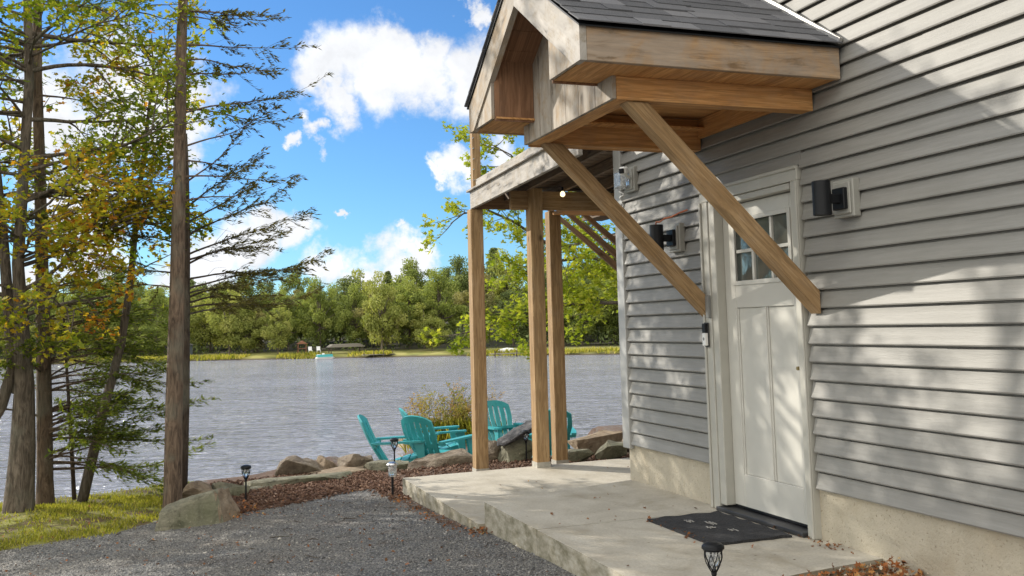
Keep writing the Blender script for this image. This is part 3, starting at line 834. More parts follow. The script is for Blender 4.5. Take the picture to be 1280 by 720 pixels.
# ------------------------------------------------------------------ chairs
def make_chair():
    root = thing('adirondack_chair', 'x', 'chair')
    hw = lambda v: .19 + .19 * min(v, .5) - .12 * max(0, v - .52)
    vt = lambda s_: .60 + .17 * math.sqrt(max(0, 1 - .92 * s_ * s_))
    ta = R_(27); o0 = np.array((-.20, 0, .235)); av = np.array((-math.sin(ta), 0, math.cos(ta))); nv = np.array((math.cos(ta), 0, math.sin(ta)))
    def P3(s_, v, d): return o0 + av * v + np.array((0, 1, 0)) * s_ * hw(v) + nv * (d + .05 * s_ * s_ - .03 * math.sin(v * 4))
    m = MB()
    def cell(s0, s1, v0, v1a, v1b, nseg=5, th=.022):
        g = []
        for i in range(nseg + 1):
            t = i / nseg
            g.append([P3(s0, lerp(v0, v1a, t), 0), P3(s1, lerp(v0, v1b, t), 0), P3(s1, lerp(v0, v1b, t), -th), P3(s0, lerp(v0, v1a, t), -th)])
        for a, b in zip(g, g[1:]):
            for k in range(4): m.face([a[k], a[(k + 1) % 4], b[(k + 1) % 4], b[k]])
        m.face(g[0][::-1]); m.face(g[-1])
    ns = 6; gp = .05
    for k in range(ns):
        a, b = -1 + 2 * k / ns + gp, -1 + 2 * (k + 1) / ns - gp
        cell(a, b, -.06, vt(a), vt(b), 8)
    for k in range(1, ns):
        a, b = -1 + 2 * k / ns - gp, -1 + 2 * k / ns + gp
        cell(a, b, .29, .35, .35, 1); cell(a, b, -.06, .02, .02, 1)
        va, vb = vt(a), vt(b); cell(a, b, min(va, vb) - .085, va, vb, 1)
    m.build('backrest', TEAL, root, local=True)
    m = MB()
    prof = [(.30, .30), (.305, .355), (.26, .375), (.10, .335), (-.08, .28), (-.24, .225)]
    for k in range(7):
        t0, t1 = k / 7, (k + .86) / 7
        def pp(t):
            q = t * (len(prof) - 1); i = min(int(q), len(prof) - 2); f = q - i
            return np.array((lerp(prof[i][0], prof[i + 1][0], f), 0, lerp(prof[i][1], prof[i + 1][1], f)))
        a, b = pp(t0), pp(t1); d = nrm(b - a)
        m.obox((a + b) / 2, (d, (0, 1, 0), np.cross(d, (0, 1, 0))), (np.linalg.norm(b - a) / 2, .265, .011))
    m.build('seat', TEAL, root, bevel=.004, local=True)
    for sd in (-1, 1):
        y = sd * .315
        m = MB()
        m.prism([(-.36, y - .05 * sd, .545), (-.36, y + .02 * sd, .545), (-.1, y + .055 * sd, .555), (.30, y + .06 * sd, .565), (.36, y + .03 * sd, .565), (.36, y - .04 * sd, .565), (.28, y - .055 * sd, .562), (-.1, y - .05 * sd, .553)], (0, 0, .026))
        m.build('armrest', TEAL, root, bevel=.006, local=True)
        m = MB(); m.prism([(.24, y - .015, .0), (.33, y - .015, .0), (.345, y - .015, .30), (.335, y - .015, .56), (.20, y - .015, .56), (.25, y - .015, .36)], (0, .032, 0)); m.build('leg', TEAL, root, bevel=.005, local=True)
        m = MB(); m.prism([(.31, y * .87, .28), (.31, y * .87, .36), (.1, y * .87, .33), (-.22, y * .87, .235), (-.50, y * .87, .05), (-.53, y * .87, .0), (-.44, y * .87, .0), (-.2, y * .87, .13), (.1, y * .87, .235)], (0, .03, 0)); m.build('leg', TEAL, root, bevel=.005, local=True)
    m = MB(); m.beam((-.315, -.33, .525), (-.315, .33, .525), .05, .035); m.build('back_rail', TEAL, root, local=True)
    return root
proto = make_chair()
GC = 'teal plastic lawn chairs by the lake'
chairs = [((2.95, 12.85), math.atan2(-.30, .95), 'teal slatted chair in side profile, leftmost of the lakeside group'),
          ((3.46, 12.75), math.atan2(.60, .80), 'dark teal chair with its slatted back turned to the house, in front of another chair'),
          ((3.72, 13.75), math.atan2(-.12, .98), 'teal chair half hidden behind the chair whose back faces the house'),
          ((4.80, 13.75), math.atan2(-.98, .12), 'teal chair facing the house, in the gap to the right of the slab corner post'),
          ((5.06, 12.75), math.atan2(.97, .25), 'teal chair mostly hidden behind the two close deck posts')]
for i, (xy, a, lab) in enumerate(chairs):
    c = proto if i == 0 else copy_tree(proto)
    c.location = (xy[0], xy[1], terr(*xy) + .0); c.rotation_euler.z = a; tag(c, lab, 'chair', GC)

# ------------------------------------------------------------------ path lights
def make_lamp():
    root = thing('path_light', 'x', 'path light')
    m = MB(); m.tube([(0, 0, -.1), (0, 0, .20)], .0085, 8); m.lathe((0, 0, .185), [(.0085, 0), (.014, .012), (.012, .03)], 10); m.build('stake', BLACK, root, local=True)
    m = MB()
    for k in range(8):
        for sg in (1, -1):
            pts = []
            for t in np.linspace(0, 1, 7):
                r = .012 + .030 * math.sin(min(1, t * 1.25) * math.pi / 2) ; a = 2 * math.pi * k / 8 + sg * t * .9
                pts.append((r * math.cos(a), r * math.sin(a), .205 + t * .105))
            m.tube(pts, .0022, 4)
    m.lathe((0, 0, .305), [(.039, 0), (.046, .002), (.046, .01), (.04, .012)], 20)
    m.build('cage', BLACK, root, local=True)
    m = MB(); m.lathe((0, 0, .215), [(.006, 0), (.022, .03), (.034, .065), (.036, .09)], 14); m.build('lens', CLEAR, root, smooth_=True, local=True)
    m = MB(); m.lathe((0, 0, .312), [(.046, 0), (.054, .004), (.052, .016), (.042, .026), (.02, .033), (.002, .034)], 24); m.build('cap', BLACK, root, local=True)
    return root
lp = make_lamp()
GL = 'solar path lights'
for i, (x, y, dz, lab) in enumerate([
        (.74, 10.10, .02, 'black solar path light beside the tilted mossy boulder'),
        (2.53, 11.35, .05, 'black solar path light standing behind the silver one near the slab corner'),
        (4.12, 11.15, .03, 'black solar path light just left of the front deck post, before the mossy slab rock'),
        (2.425, 4.06, .0, 'black solar path light with lattice cage in front of the entry slab, largest in view')]):
    c = lp if i == 0 else copy_tree(lp)
    c.location = (x, y, terr(x, y) + dz); tag(c, lab, 'path light', GL)
lp4 = c; lp4.location.z = -.105
sv = thing('path_light', 'silver capped solar path light at the outer corner of the lower slab', 'path light', (2.05, 9.30, terr(2.05, 9.3)), GL)
m = MB(); x, y, z = sv.location
m.tube([(x, y, z - .1), (x, y, z + .21)], .011, 8); m.build('stake', BLACK, sv)
m = MB(); m.lathe((x, y, z + .20), [(.03, 0), (.036, .004), (.040, .10)], 18); m.build('lens', CLEAR, sv, smooth_=True)
m = MB()
for k in range(6):
    a = k * math.pi / 3; m.tube([(x + .036 * math.cos(a), y + .036 * math.sin(a), z + .20), (x + .042 * math.cos(a), y + .042 * math.sin(a), z + .30)], .004, 5)
m.lathe((x, y, z + .19), [(.037, 0), (.037, .012)], 18); m.build('cage', STEEL, sv)
m = MB(); m.lathe((x, y, z + .298), [(.054, 0), (.056, .006), (.044, .02), (.026, .03), (.004, .034)], 22); m.build('cap', STEEL, sv)

# ------------------------------------------------------------------ rocks
def rock(name, label, c, size, seed, mat, rz_=0, pts=None, cuts=3, amp=.035, tilt=0, group='shore boulders'):
    r = random.Random(seed)
    bm = bmesh.new()
    if pts is None:
        pts = []
        for _ in range(16):
            v = Vector((r.gauss(0, 1), r.gauss(0, 1), r.gauss(0, 1))).normalized()
            k = r.uniform(.85, 1.1)
            v = Vector((max(-.8, min(.8, v.x * k * 1.1)), max(-.8, min(.8, v.y * k * 1.1)), max(-.75, min(.7, v.z * k * 1.1))))
            pts.append((v.x * size[0] / 1.5, v.y * size[1] / 1.5, v.z * size[2] / 1.5))
    for p in pts: bm.verts.new(p)
    res = bmesh.ops.convex_hull(bm, input=bm.verts[:])
    for v in [v for v in bm.verts if not v.link_faces]: bm.verts.remove(v)
    bmesh.ops.bevel(bm, geom=bm.edges[:], offset=min(size) * .05, segments=1, affect='EDGES', clamp_overlap=True)
    bmesh.ops.triangulate(bm, faces=bm.faces[:])
    bmesh.ops.subdivide_edges(bm, edges=[e for e in bm.edges if e.calc_length() > max(size) * .12], cuts=cuts, use_grid_fill=True)
    bmesh.ops.triangulate(bm, faces=bm.faces[:])
    bm.normal_update()
    for v in bm.verts:
        q = v.co + Vector((seed * 3.1, 0, 0))
        d = amp * (mnoise.noise(q * 4.5) + .5 * mnoise.noise(q * 11) + .3 * mnoise.noise(q * 26)) - amp * .8 * max(0, mnoise.noise(Vector((q.x * 2, q.y * 2, q.z * 16))))
        v.co += v.normal * d
    me = bpy.data.meshes.new(name); bm.to_mesh(me); bm.free(); me.materials.append(mat); me.update()
    o = bpy.data.objects.new(name, me); col.objects.link(o)
    o.location = c; o.rotation_euler = (0, tilt, rz_)
    tag(o, label, 'boulder', group)
    return o
# tilted boulder beside the gravel: low at its far-left end, a broad pale facet at the right end
B = [(-.09, 8.86, -.44), (-.09, 8.88, -.25), (-.06, 9.10, -.44), (-.05, 9.08, -.20), (.47, 8.80, -.45), (.40, 8.98, -.085), (.68, 9.15, -.45), (.53, 9.22, -.09), (.55, 9.45, -.45), (.45, 9.40, -.12), (.10, 9.30, -.2), (.0, 9.3, -.44), (.20, 8.84, -.44), (.15, 8.92, -.17)]
bc = (.3, 9.05, -.25)
rock('boulder', 'large tilted mossy boulder with a pale tan end, at the edge of the gravel', bc, (.7, .5, .4), 3, ROCK_G, pts=[(p[0] - bc[0], p[1] - bc[1], p[2] - bc[2]) for p in B], amp=.022)
o = bpy.data.objects['boulder']; o.data.materials.append(ROCK_T)
for p in o.data.polygons:
    if p.normal.x > .50 and p.normal.z > -.2: p.material_index = 1
RK = [('tan flat topped boulder behind the tilted mossy boulder, by the water', (.28, 10.55, -.40), (.34, .30, .36), 5, ROCK_T, .2, 0),
      ('mossy block touching the tan flat topped boulder by the water', (.62, 10.75, -.42), (.36, .3, .33), 6, ROCK_G, .5, 0),
      ('long flat mossy ledge stone behind the mulch bed', (1.42, 11.35, -.42), (1.15, .45, .16), 7, ROCK_G, .05, -.03),
      ('lower greenish ledge stone under the flat ledge, next to the path light', (1.05, 11.05, -.50), (.85, .4, .22), 8, ROCK_G, .1, 0),
      ('dark brown rounded boulder standing up above the flat ledge', (1.52, 12.0, -.40), (.52, .4, .36), 9, ROCK_B, .4, .1),
      ('pale tan domed boulder next to the dark brown one at the water edge', (1.90, 12.15, -.42), (.36, .3, .32), 10, ROCK_T, .9, 0),
      ('long pale slab stone leading from the domed boulder to the slab corner', (1.95, 11.75, -.46), (1.1, .5, .18), 11, ROCK_T, .12, -.06),
      ('reddish brown boulder left of the side-on chair', (2.22, 12.05, -.40), (.42, .4, .32), 12, ROCK_B, .3, .15),
      ('broad green grey stone in front of the side-on chair', (2.55, 11.75, -.44), (.62, .4, .26), 13, ROCK_G, .2, .1),
      ('wide brown and green boulder under the dark teal chair back', (3.16, 11.55, -.40), (.85, .45, .30), 14, ROCK_B, .15, -.1),
      ('leaning grey green slab rock between the corner post and the front post', (4.02, 11.35, -.29), (.44, .4, .38), 15, ROCK_G, .3, -.25),
      ('small brown rock beside the foot of the teal chair facing the house', (3.78, 11.5, -.30), (.2, .25, .34), 16, ROCK_B, .6, 0),
      ('broad orange tan boulder behind the green one near the house corner', (5.18, 11.35, -.27), (.68, .45, .30), 17, ROCK_T, .1, -.08),
      ('blocky green boulder in front of the orange tan one near the house corner', (4.98, 10.62, -.22), (.44, .3, .26), 18, ROCK_G, .1, .05),
      ('rusty brown rock half hidden by the house corner', (5.33, 10.75, -.23), (.3, .3, .22), 19, ROCK_B, .3, 0),
      ('low flat olive stone beside the back deck post', (4.58, 10.75, -.28), (.40, .3, .14), 20, ROCK_G, .2, 0),
      ('small pale stone sticking out of the lake beyond the chairs', (6.9, 28.5, -2.15), (1.8, 1.2, .42), 22, ROCK_T, .2, 0)]
for lab, c, sz, sd, mt_, rz2, tl in RK:
    rock('boulder', lab, c, sz, sd, mt_, rz2, tilt=tl, amp=.03 * max(.5, sz[2] / .3))
ds = rock('slate_slab', 'dark grey streaked slate slab leaning on the mossy rock by the front post', (4.10, 11.32, -.03), (.62, .35, .09), 23, ROCK_K, .15, tilt=-.38, amp=.012, group='slate stones')

# ------------------------------------------------------------------ plants
LEAF_T = [(0, 0, 0), (.18, -.30, .03), (.42, -.16, .0), (.62, -.42, .05), (.70, -.12, .01), (1.0, 0, .02), (.70, .12, .01), (.62, .42, .05), (.42, .16, 0), (.18, .30, .03)]
LEAF_F = [list(range(10))]
DIA_T = [(0, 0, 0), (.45, -.28, .05), (1, 0, 0), (.45, .28, .05)]
DIA_F = [[0, 1, 2, 3]]
NDL_T = [(0, 0, 0), (.3, -.16, .0), (1, 0, 0), (.3, .16, .0)]

def grow(rng, p, d, L, r, lvl, tubes, tips, up=0.0, wig=.22, flat=.5, step=.12, kids=.95, lc=.4):
    n = max(3, int(L / step)); st = L / n; pts = [np.array(p, float)]; d = nrm(d)
    for i in range(n):
        d = nrm(d + rng.normal(0, wig * .4, 3) + np.array((0, 0, up * st)))
        q = pts[-1] + d * st; pts.append(q)
        if lvl > 0 and i >= n * .18 and rng.random() < kids:
            a = np.cross(d, rng.normal(0, 1, 3)); a[2] *= flat; cd = nrm(d * rng.uniform(.5, 1.0) + nrm(a) * rng.uniform(.6, 1.0))
            grow(rng, q, cd, L * rng.uniform(.32, .55) * (1 - .45 * i / n), r * .5, lvl - 1, tubes, tips, up * .6, wig, flat, step, kids, lc)
        if lvl == 0 or (lvl == 1 and i > n * .4) or i > n * .8: tips.append((q, d, lc))
    tubes.append((pts, [max(.0016, r * (1 - .75 * i / n)) for i in range(n + 1)], lvl))

def leaves(name, tips, rng, per, size, mat, root, tv=LEAF_T, tf=LEAF_F, jit=.05, lcv=.1, upb=.9):
    T = np.array([t[0] for t in tips]); D = np.array([t[1] for t in tips]); C = np.array([t[2] for t in tips])
    T = np.repeat(T, per, 0); D = np.repeat(D, per, 0); C = np.repeat(C, per)
    N = len(T)
    T = T + rng.normal(0, jit, (N, 3))
    nv = rng.normal(0, .55, (N, 3)) + np.array((0, 0, upb)); hd = D * .6 + rng.normal(0, .6, (N, 3)) + np.array((0, 0, -.25))
    return scatter(name, tv, tf, T, frames(nv, hd), rng.uniform(.7, 1.25, N) * size, np.clip(C + rng.normal(0, lcv, N), 0, 1), mat, root)

def tubes_to(mb, tubes, minr=0.0, n0=6):
    for pts, rad, lvl in tubes:
        if rad[0] < minr: continue
        mb.tube(pts, rad, n0 if rad[0] > .012 else (4 if rad[0] > .005 else 3), cap=False)

def at_path(path, z):
    for (a, b) in zip(path, path[1:]):
        if a[2] <= z <= b[2]:
            t = (z - a[2]) / (b[2] - a[2]); return np.array([lerp(a[i], b[i], t) for i in range(3)])
    return np.array(path[-1])

def broadleaf(name, label, path, radii, limbs, seed, mat=LEAF, bark=BARK_G, per=3, size=.062, forks=(), lvl=2, cat='tree', group=None, lcv=.13, n0=12):
    rng = np.random.default_rng(seed)
    root = thing(name, label, cat, path[0], group)
    mb = MB(); mb.tube(path, radii, n0)
    for fp, fr in forks: mb.tube(fp, fr, 8)
    tubes, tips = [], []
    for (p, d, L, r, up, lc) in limbs: grow(rng, p, d, L, r, lvl, tubes, tips, up, lc=lc)
    tubes_to(mb, tubes)
    mb.build('trunk', bark, root, smooth_=True)
    leaves('crown', tips, rng, per, size, mat, root, lcv=lcv)
    return root, len(tips)

def flare(path, rad, k=1.35):
    p0 = path[0]; p1 = at_path(path, p0[2] + .22)
    return [(p0[0], p0[1], p0[2] - .25), p0, tuple(p1)] + list(path[1:]), [rad[0] * k * 1.1, rad[0] * k, rad[0]] + list(rad[1:])

# --- the big leaning maple with forked stem, far left
rng = np.random.default_rng(101)
PA = [(-1.37, 10.7, -.36), (-1.345, 10.7, .21), (-1.34, 10.7, .83), (-1.38, 10.7, 1.47), (-1.42, 10.7, 2.03), (-1.38, 10.7, 3.08), (-1.35, 10.7, 3.91), (-1.38, 10.7, 4.75), (-1.41, 10.7, 6.0), (-1.45, 10.8, 7.6)]
ra = [.13, .118, .092, .068, .056, .05, .046, .042, .03, .014]
fA, fr = flare(PA, ra, 1.12)
limbs = []
for k in range(24):
    z = rng.uniform(1.7, 4.3) if k < 21 else rng.uniform(4.6, 7.0); a = rng.uniform(0, 2 * math.pi); p = at_path(PA, z)
    lc = .20 + .18 * rng.random() + (.24 if z < 2.6 else 0) + (.12 if rng.random() < .25 else 0)
    limbs.append((p, (math.cos(a), math.sin(a) * .9, rng.uniform(.0, .38)), rng.uniform(1.2, 2.2) * (1.05 - .07 * z), .02, rng.uniform(-.1, .15), lc))
for k in range(32):
    z = rng.uniform(1.2, 2.5) if k < 17 else rng.uniform(3.5, 4.9); a = rng.uniform(2.2, 5.6); limbs.append((at_path(PA, z), (math.cos(a), math.sin(a) * .9, rng.uniform(0, .4)), rng.uniform(.7, 1.5), .016, 0, .22 + .25 * rng.random() + (.2 if z < 2.7 else 0)))
for z, a, L, rise, lc in ((1.75, -.15, 1.4, .35, .60), (2.0, .2, 1.6, .38, .46), (2.3, -.3, 1.5, .30, .52), (2.7, .1, 1.4, .25, .34), (3.1, -.25, 1.4, .2, .26), (3.5, .15, 1.3, .15, .24), (4.0, -.1, 1.5, .1, .30), (4.4, .2, 1.6, .0, .36), (1.5, -.5, 1.2, .3, .68)):
    limbs.append((at_path(PA, z), (math.cos(a), math.sin(a), rise), L, .024, -.05, lc))
A2 = [(-1.40, 10.74, .75), (-1.46, 10.8, 1.05), (-1.5, 10.8, 1.47), (-1.57, 10.8, 2.28), (-1.66, 10.8, 3.1), (-1.8, 10.8, 4.3), (-2.1, 10.9, 6.0)]
A3 = [(-1.75, 10.72, .25), (-1.55, 10.72, .62), (-1.43, 10.72, 1.05), (-1.36, 10.72, 1.6)]
broadleaf('maple_tree', 'tall maple with forked grey trunk and yellow to orange leaves, leftmost on the lawn', fA, fr, limbs, 102, per=5, size=.067,
          forks=[(A2, [.06, .06, .055, .05, .045, .035, .02]), (A3, [.06, .058, .05, .03])])

# --- second trunk: hemlock with dark green sprays low, leafy above
def conifer(name, label, path, radii, limbs, seed, mat, bark, tw=.30, dens=1.0, bare=.25, size=.07, cat='tree', droop=.3, lcb=.45, n0=12, tw_step=.055, extra=None):
    rng = np.random.default_rng(seed)
    root = thing(name, label, cat, path[0])
    mb = MB(); mb.tube(path, radii, n0)
    tips = []
    for (p, d, L, r) in limbs:
        n = max(6, int(L / .10)); st = L / n; d = nrm(d); pts = [np.array(p, float)]
        for i in range(n):
            t = i / n
            d = nrm(d + rng.normal(0, .06, 3) + np.array((0, 0, (-droop if t < .5 else droop * 1.3) * st)))
            pts.append(pts[-1] + d * st)
            side = nrm(np.cross(d, (0, 0, 1)))
            if t < bare * .5: continue
            for sg in (-1, 1):
                for _ in range(max(1, int(round(st / tw_step)))):
                    if rng.random() > .85: continue
                    q = pts[-1] - d * st * rng.random()
                    l = tw * rng.uniform(.2, 1.15) * min(1.0, 1.5 * (1 - t) + .22)
                    td = nrm(d * rng.uniform(.5, 1.0) + sg * side * rng.uniform(.5, 1.0) + np.array((0, 0, rng.normal(-.08, .24))))
                    e = q + td * l + np.array((0, 0, -.04 * l)); mid = (q + e) / 2 + rng.normal(0, .022, 3)
                    mb.tube([q, mid, e], [.0022, .0017, .0010], 3, cap=False)
                    if t < bare: continue
                    m_ = int(l / .028 * dens)
                    for j in range(m_):
                        f = (j + rng.random()) / max(1, m_)
                        if f < .12: continue
                        c = q * (1 - f) + e * f
                        tips.append((c, nrm(td + sg * 0 + side * rng.normal(0, .55) + d * .2), lcb + rng.normal(0, .12)))
                    if rng.random() < .5 and l > .12:
                        e2 = mid + nrm(td + d * .6 + rng.normal(0, .25, 3)) * l * .5; mb.tube([mid, e2], [.002, .001], 3, cap=False)
                        for j in range(int(l * .5 / .03 * dens)): tips.append((mid + (e2 - mid) * rng.random(), nrm(e2 - mid), lcb + rng.normal(0, .12)))
        mb.tube(pts, [max(.0018, r * (1 - i / n) ** 1.3) for i in range(n + 1)], 5, cap=False)
    if extra: tips += extra
    mb.build('trunk', bark, root, smooth_=True)
    T = np.array([t[0] for t in tips]); D = np.array([t[1] for t in tips]); C = np.array([t[2] for t in tips]); N = len(T)
    T = T + rng.normal(0, .006, (N, 3))
    nv = rng.normal(0, .38, (N, 3)) + np.array((0, 0, 1.0))
    scatter('crown', NDL_T, DIA_F, T, frames(nv, D), np.stack([rng.uniform(.7, 1.3, N) * size] * 3, 1), np.clip(C, 0, 1), mat, root)
    return root

PB = [(-1.2, 11.3, -.42), (-1.22, 11.3, .47), (-1.25, 11.3, 1.47), (-1.28, 11.3, 2.33), (-1.31, 11.3, 3.19), (-1.35, 11.3, 4.07), (-1.36, 11.3, 5.0), (-1.37, 11.3, 6.3), (-1.4, 11.3, 8.0)]
fB, frB = flare(PB, [.082, .078, .07, .063, .057, .052, .042, .03, .01], 1.15)
rng = np.random.default_rng(55)
lb = []
for k in range(46):
    z = rng.uniform(-.1, 1.8); a = rng.uniform(-1.0, 1.0) if k < 36 else rng.uniform(0, 6.28)
    lb.append((at_path(PB, z), (math.cos(a), math.sin(a), rng.uniform(.05, .55)), rng.uniform(.8, 1.75), .014))
for z, a, rise, L in ((.05, -.1, .25, 1.5), (.35, .1, .42, 1.9), (.7, 0, .45, 1.7), (1.0, -.2, .35, 1.5), (.2, .3, .12, 1.8), (-.1, .25, .15, 2.0)):
    lb.append((at_path(PB, max(z, -.3)), (math.cos(a), math.sin(a), rise), L, .017))
for k in range(9):
    z = rng.uniform(2, 6.5); a = rng.uniform(0, 6.28)
    lb.append((at_path(PB, z), (math.cos(a), math.sin(a), rng.uniform(-.1, .3)), rng.uniform(.6, 1.5), .014))
conifer('hemlock_tree', 'straight hemlock with long low sprays of green needles, second trunk from the left', fB, frB, lb, 56, NEEDLE, BARK_B, tw=.34, dens=1.7, size=.064, lcb=.62, tw_step=.045)

PC = [(-.83, 11.1, -.42), (-.65, 11.1, .45), (-.47, 11.1, 1.2), (-.39, 11.1, 1.8), (-.32, 11.1, 2.66), (-.23, 11.1, 3.55), (-.17, 11.1, 4.18), (-.19, 11.1, 4.6)]
rng = np.random.default_rng(77)
limbs = []
for k in range(17):
    z = rng.uniform(1.7, 4.3); a = rng.uniform(0, 2 * math.pi)
    limbs.append((at_path(PC, z), (math.cos(a), math.sin(a), rng.uniform(.2, .8)), rng.uniform(.5, 1.0), .010, 0, .36 + .2 * rng.random()))
broadleaf('leaning_sapling', 'thin leaning tree with sparse yellow green leaves between the hemlock and the tall pine', PC, [.055, .05, .043, .036, .028, .02, .012, .005], limbs, 78, per=5, size=.06)
PT = [(-.93, 11.4, -.44), (-.98, 11.4, .36), (-1.03, 11.4, 1.04), (-1.06, 11.4, 1.5), (-1.07, 11.42, 1.9)]
rng = np.random.default_rng(79)
conifer('hemlock_sapling', 'slender dark green hemlock sapling close to the foot of the leaning tree', PT, [.024, .02, .014, .009, .003],
        [(at_path(PT, z), (math.cos(a), math.sin(a), .15), rng.uniform(.35, .65), .007) for z, a in zip(np.linspace(.35, 1.75, 16), rng.uniform(0, 6.28, 16))], 80, NEEDLE, BARK_D, tw=.2, dens=1.3, size=.06, lcb=.22, n0=8)

# --- tall pine with bare looking branches
PD = [(.05, 10.1, -.45), (.06, 10.1, .64), (.08, 10.1, 1.59), (.10, 10.1, 3.03), (.11, 10.1, 4.19), (.13, 10.1, 4.86), (.13, 10.1, 6.4), (.15, 10.1, 8.2)]
fD, frD = flare(PD, [.088, .082, .073, .061, .053, .047, .035, .012], 1.1)
rng = np.random.default_rng(31)
ld = []
def hit(zp, tip):
    p = at_path(PD, zp); d = np.array(tip) - p; return (p, d, np.linalg.norm(d) * 1.02, .012)
for zp, tip in ((4.55, (1.10, 10.0, 4.78)), (4.2, (1.38, 9.95, 4.47)), (4.05, (1.05, 10.3, 4.3)), (3.5, (1.53, 10.0, 3.95)), (3.55, (1.28, 10.2, 3.70)), (3.15, (1.1, 10.0, 3.55)), (2.85, (1.25, 9.9, 3.12)), (2.75, (.95, 10.4, 3.3)), (4.8, (.9, 10.2, 5.2)), (5.1, (1.3, 9.9, 5.4)), (3.9, (.9, 9.7, 4.05)), (2.6, (1.0, 9.8, 2.75))):
    ld.append(hit(zp, tip))
for k in range(14):
    z = rng.uniform(1.6, 6.0); a = rng.uniform(0, 6.28) if k < 16 else rng.uniform(-.7, .7)
    ld.append((at_path(PD, z), (math.cos(a), math.sin(a), rng.uniform(-.05, .3)), rng.uniform(.5, 1.2), .011))
conifer('pine_tree', 'tall straight pine with thin sparse branches reaching right over the lake', fD, frD, ld, 32, NEEDLE_B, BARK_B, tw=.34, dens=2.7, bare=.2, size=.056, tw_step=.075, lcb=.42, droop=.25, n0=14)
PE = [(.12, 10.6, -.45), (.15, 10.6, .61), (.16, 10.6, 1.43), (.17, 10.6, 2.27), (.17, 10.6, 3.0), (.17, 10.6, 3.4)]
rng = np.random.default_rng(35)
le = []
for zp, tip in ((1.55, (1.55, 10.5, 1.84)), (1.6, (1.20, 10.9, 1.95)), (1.75, (1.62, 10.5, 2.18)), (1.85, (1.3, 10.3, 2.25)), (2.0, (1.2, 10.7, 2.5)), (2.1, (1.42, 10.5, 2.74)), (2.3, (1.35, 10.4, 2.86)), (2.45, (1.0, 10.6, 2.95)), (2.6, (.95, 10.4, 3.2)), (1.48, (.9, 10.2, 1.62)), (1.9, (-.7, 10.6, 2.1)), (2.2, (-.6, 10.4, 2.5)), (1.65, (1.0, 10.9, 2.1)), (2.05, (.95, 10.2, 2.3)), (1.7, (.7, 10.3, 1.75))):
    p = at_path(PE, zp); d = np.array(tip) - p; le.append((p, d, np.linalg.norm(d) * 1.02, .013))
conifer('pine_tree', 'slimmer dark pine standing close behind the tall straight pine', PE, [.075, .065, .055, .045, .03, .01], le, 36, NEEDLE_B, BARK_D, tw=.36, dens=2.3, bare=.18, size=.055, lcb=.5, droop=.3, tw_step=.045)

# --- maples out of the frame on the left that give the dappled shade
for i, (x, y, h, sd) in enumerate(((-3.3, 11.3, 7.0, 201), (-5.0, 12.0, 8.0, 202))):
    rng = np.random.default_rng(sd)
    P_ = [(x, y, terr(x, y) - .2), (x + .05, y, 1.5), (x - .05, y, 3.5), (x, y, 5.5), (x + .05, y, h)]
    lm = []
    for k in range(20):
        z = rng.uniform(1.2, 4.0) if k < 15 else rng.uniform(4.4, h - .3); a = rng.uniform(0, 6.28)
        lm.append((at_path(P_, z), (math.cos(a), math.sin(a), rng.uniform(.1, .6)), rng.uniform(1.2, 2.3), .026, 0, .3 + .2 * rng.random()))
    broadleaf('maple_tree', ['tall maple of the lakeside row standing left of the forked maple', 'tallest maple of the lakeside row, farthest left', 'shorter maple at the gravel edge, left of the lawn'][i], P_, [.14, .12, .10, .07, .02], lm, sd + 50, per=2, size=.085)

# --- yellow-green maple beyond the deck
PM = [(8.7, 15.3, -1.2), (8.6, 15.3, .4), (8.35, 15.2, 1.5), (8.3, 15.2, 2.6), (8.4, 15.2, 4.2), (8.5, 15.2, 6.2)]
lm = []
def poly_limb(pts, r, lc, tubes_store):
    tubes_store.append((pts, [r * (1 - .7 * i / (len(pts) - 1)) for i in range(len(pts))]))
forks = []
MP = [[(8.35, 15.2, 1.5), (7.74, 15, 1.95), (7.37, 15, 2.28), (6.93, 15, 2.79), (6.49, 15, 3.16), (6.13, 15, 3.4), (5.7, 15, 3.62), (5.1, 14.8, 3.9)],
      [(8.35, 15.2, 1.5), (7.7, 14.8, 1.9), (7.12, 14.5, 2.22), (6.54, 14.4, 2.38), (5.89, 14.3, 2.30), (5.3, 14.2, 2.12)],
      [(6.93, 15, 2.79), (6.2, 14.3, 2.55), (5.49, 13.6, 2.5), (4.86, 13.5, 2.85), (4.45, 13.5, 3.02), (4.1, 13.5, 2.95), (3.9, 13.5, 2.8)],
      [(8.3, 15.2, 1.45), (7.2, 14.4, 1.62), (6.08, 14, 1.60), (5.26, 14, 1.49), (4.73, 14, 1.30), (4.28, 14, 1.20), (4.05, 14, 1.16)],
      [(6.49, 15, 3.16), (5.86, 14.2, 3.3), (5.33, 14, 3.66), (5.05, 14, 3.95), (4.74, 14, 4.1)],
      [(8.3, 15.2, 2.4), (7.4, 14.8, 3.2), (6.7, 14.4, 3.9), (6.0, 14.2, 4.5)]]
rng = np.random.default_rng(301)
for pts, r in zip(MP, (.085, .065, .035, .035, .03, .05)):
    forks.append((pts, [r * (1 - .8 * i / (len(pts) - 1)) for i in range(len(pts))]))
    for (a, b) in list(zip(pts, pts[1:]))[1:]:
        a = np.array(a); b = np.array(b); L = np.linalg.norm(b - a)
        for _ in range(max(2, int(L / .11))):
            p = a + (b - a) * rng.random(); dd = nrm(nrm(b - a) * .6 + rng.normal(0, .8, 3) * np.array((1, 1, .75)))
            lm.append((p, dd, rng.uniform(.3, .85) * (.55 if p[0] < 4.9 else 1), .009, 0, .45 + .25 * rng.random()))
for k in range(26):
    z = rng.uniform(1.2, 6); a = rng.uniform(0, 6.28)
    lm.append((at_path(PM, z), (math.cos(a), math.sin(a), .4), rng.uniform(.9, 1.8), .02, 0, .5))
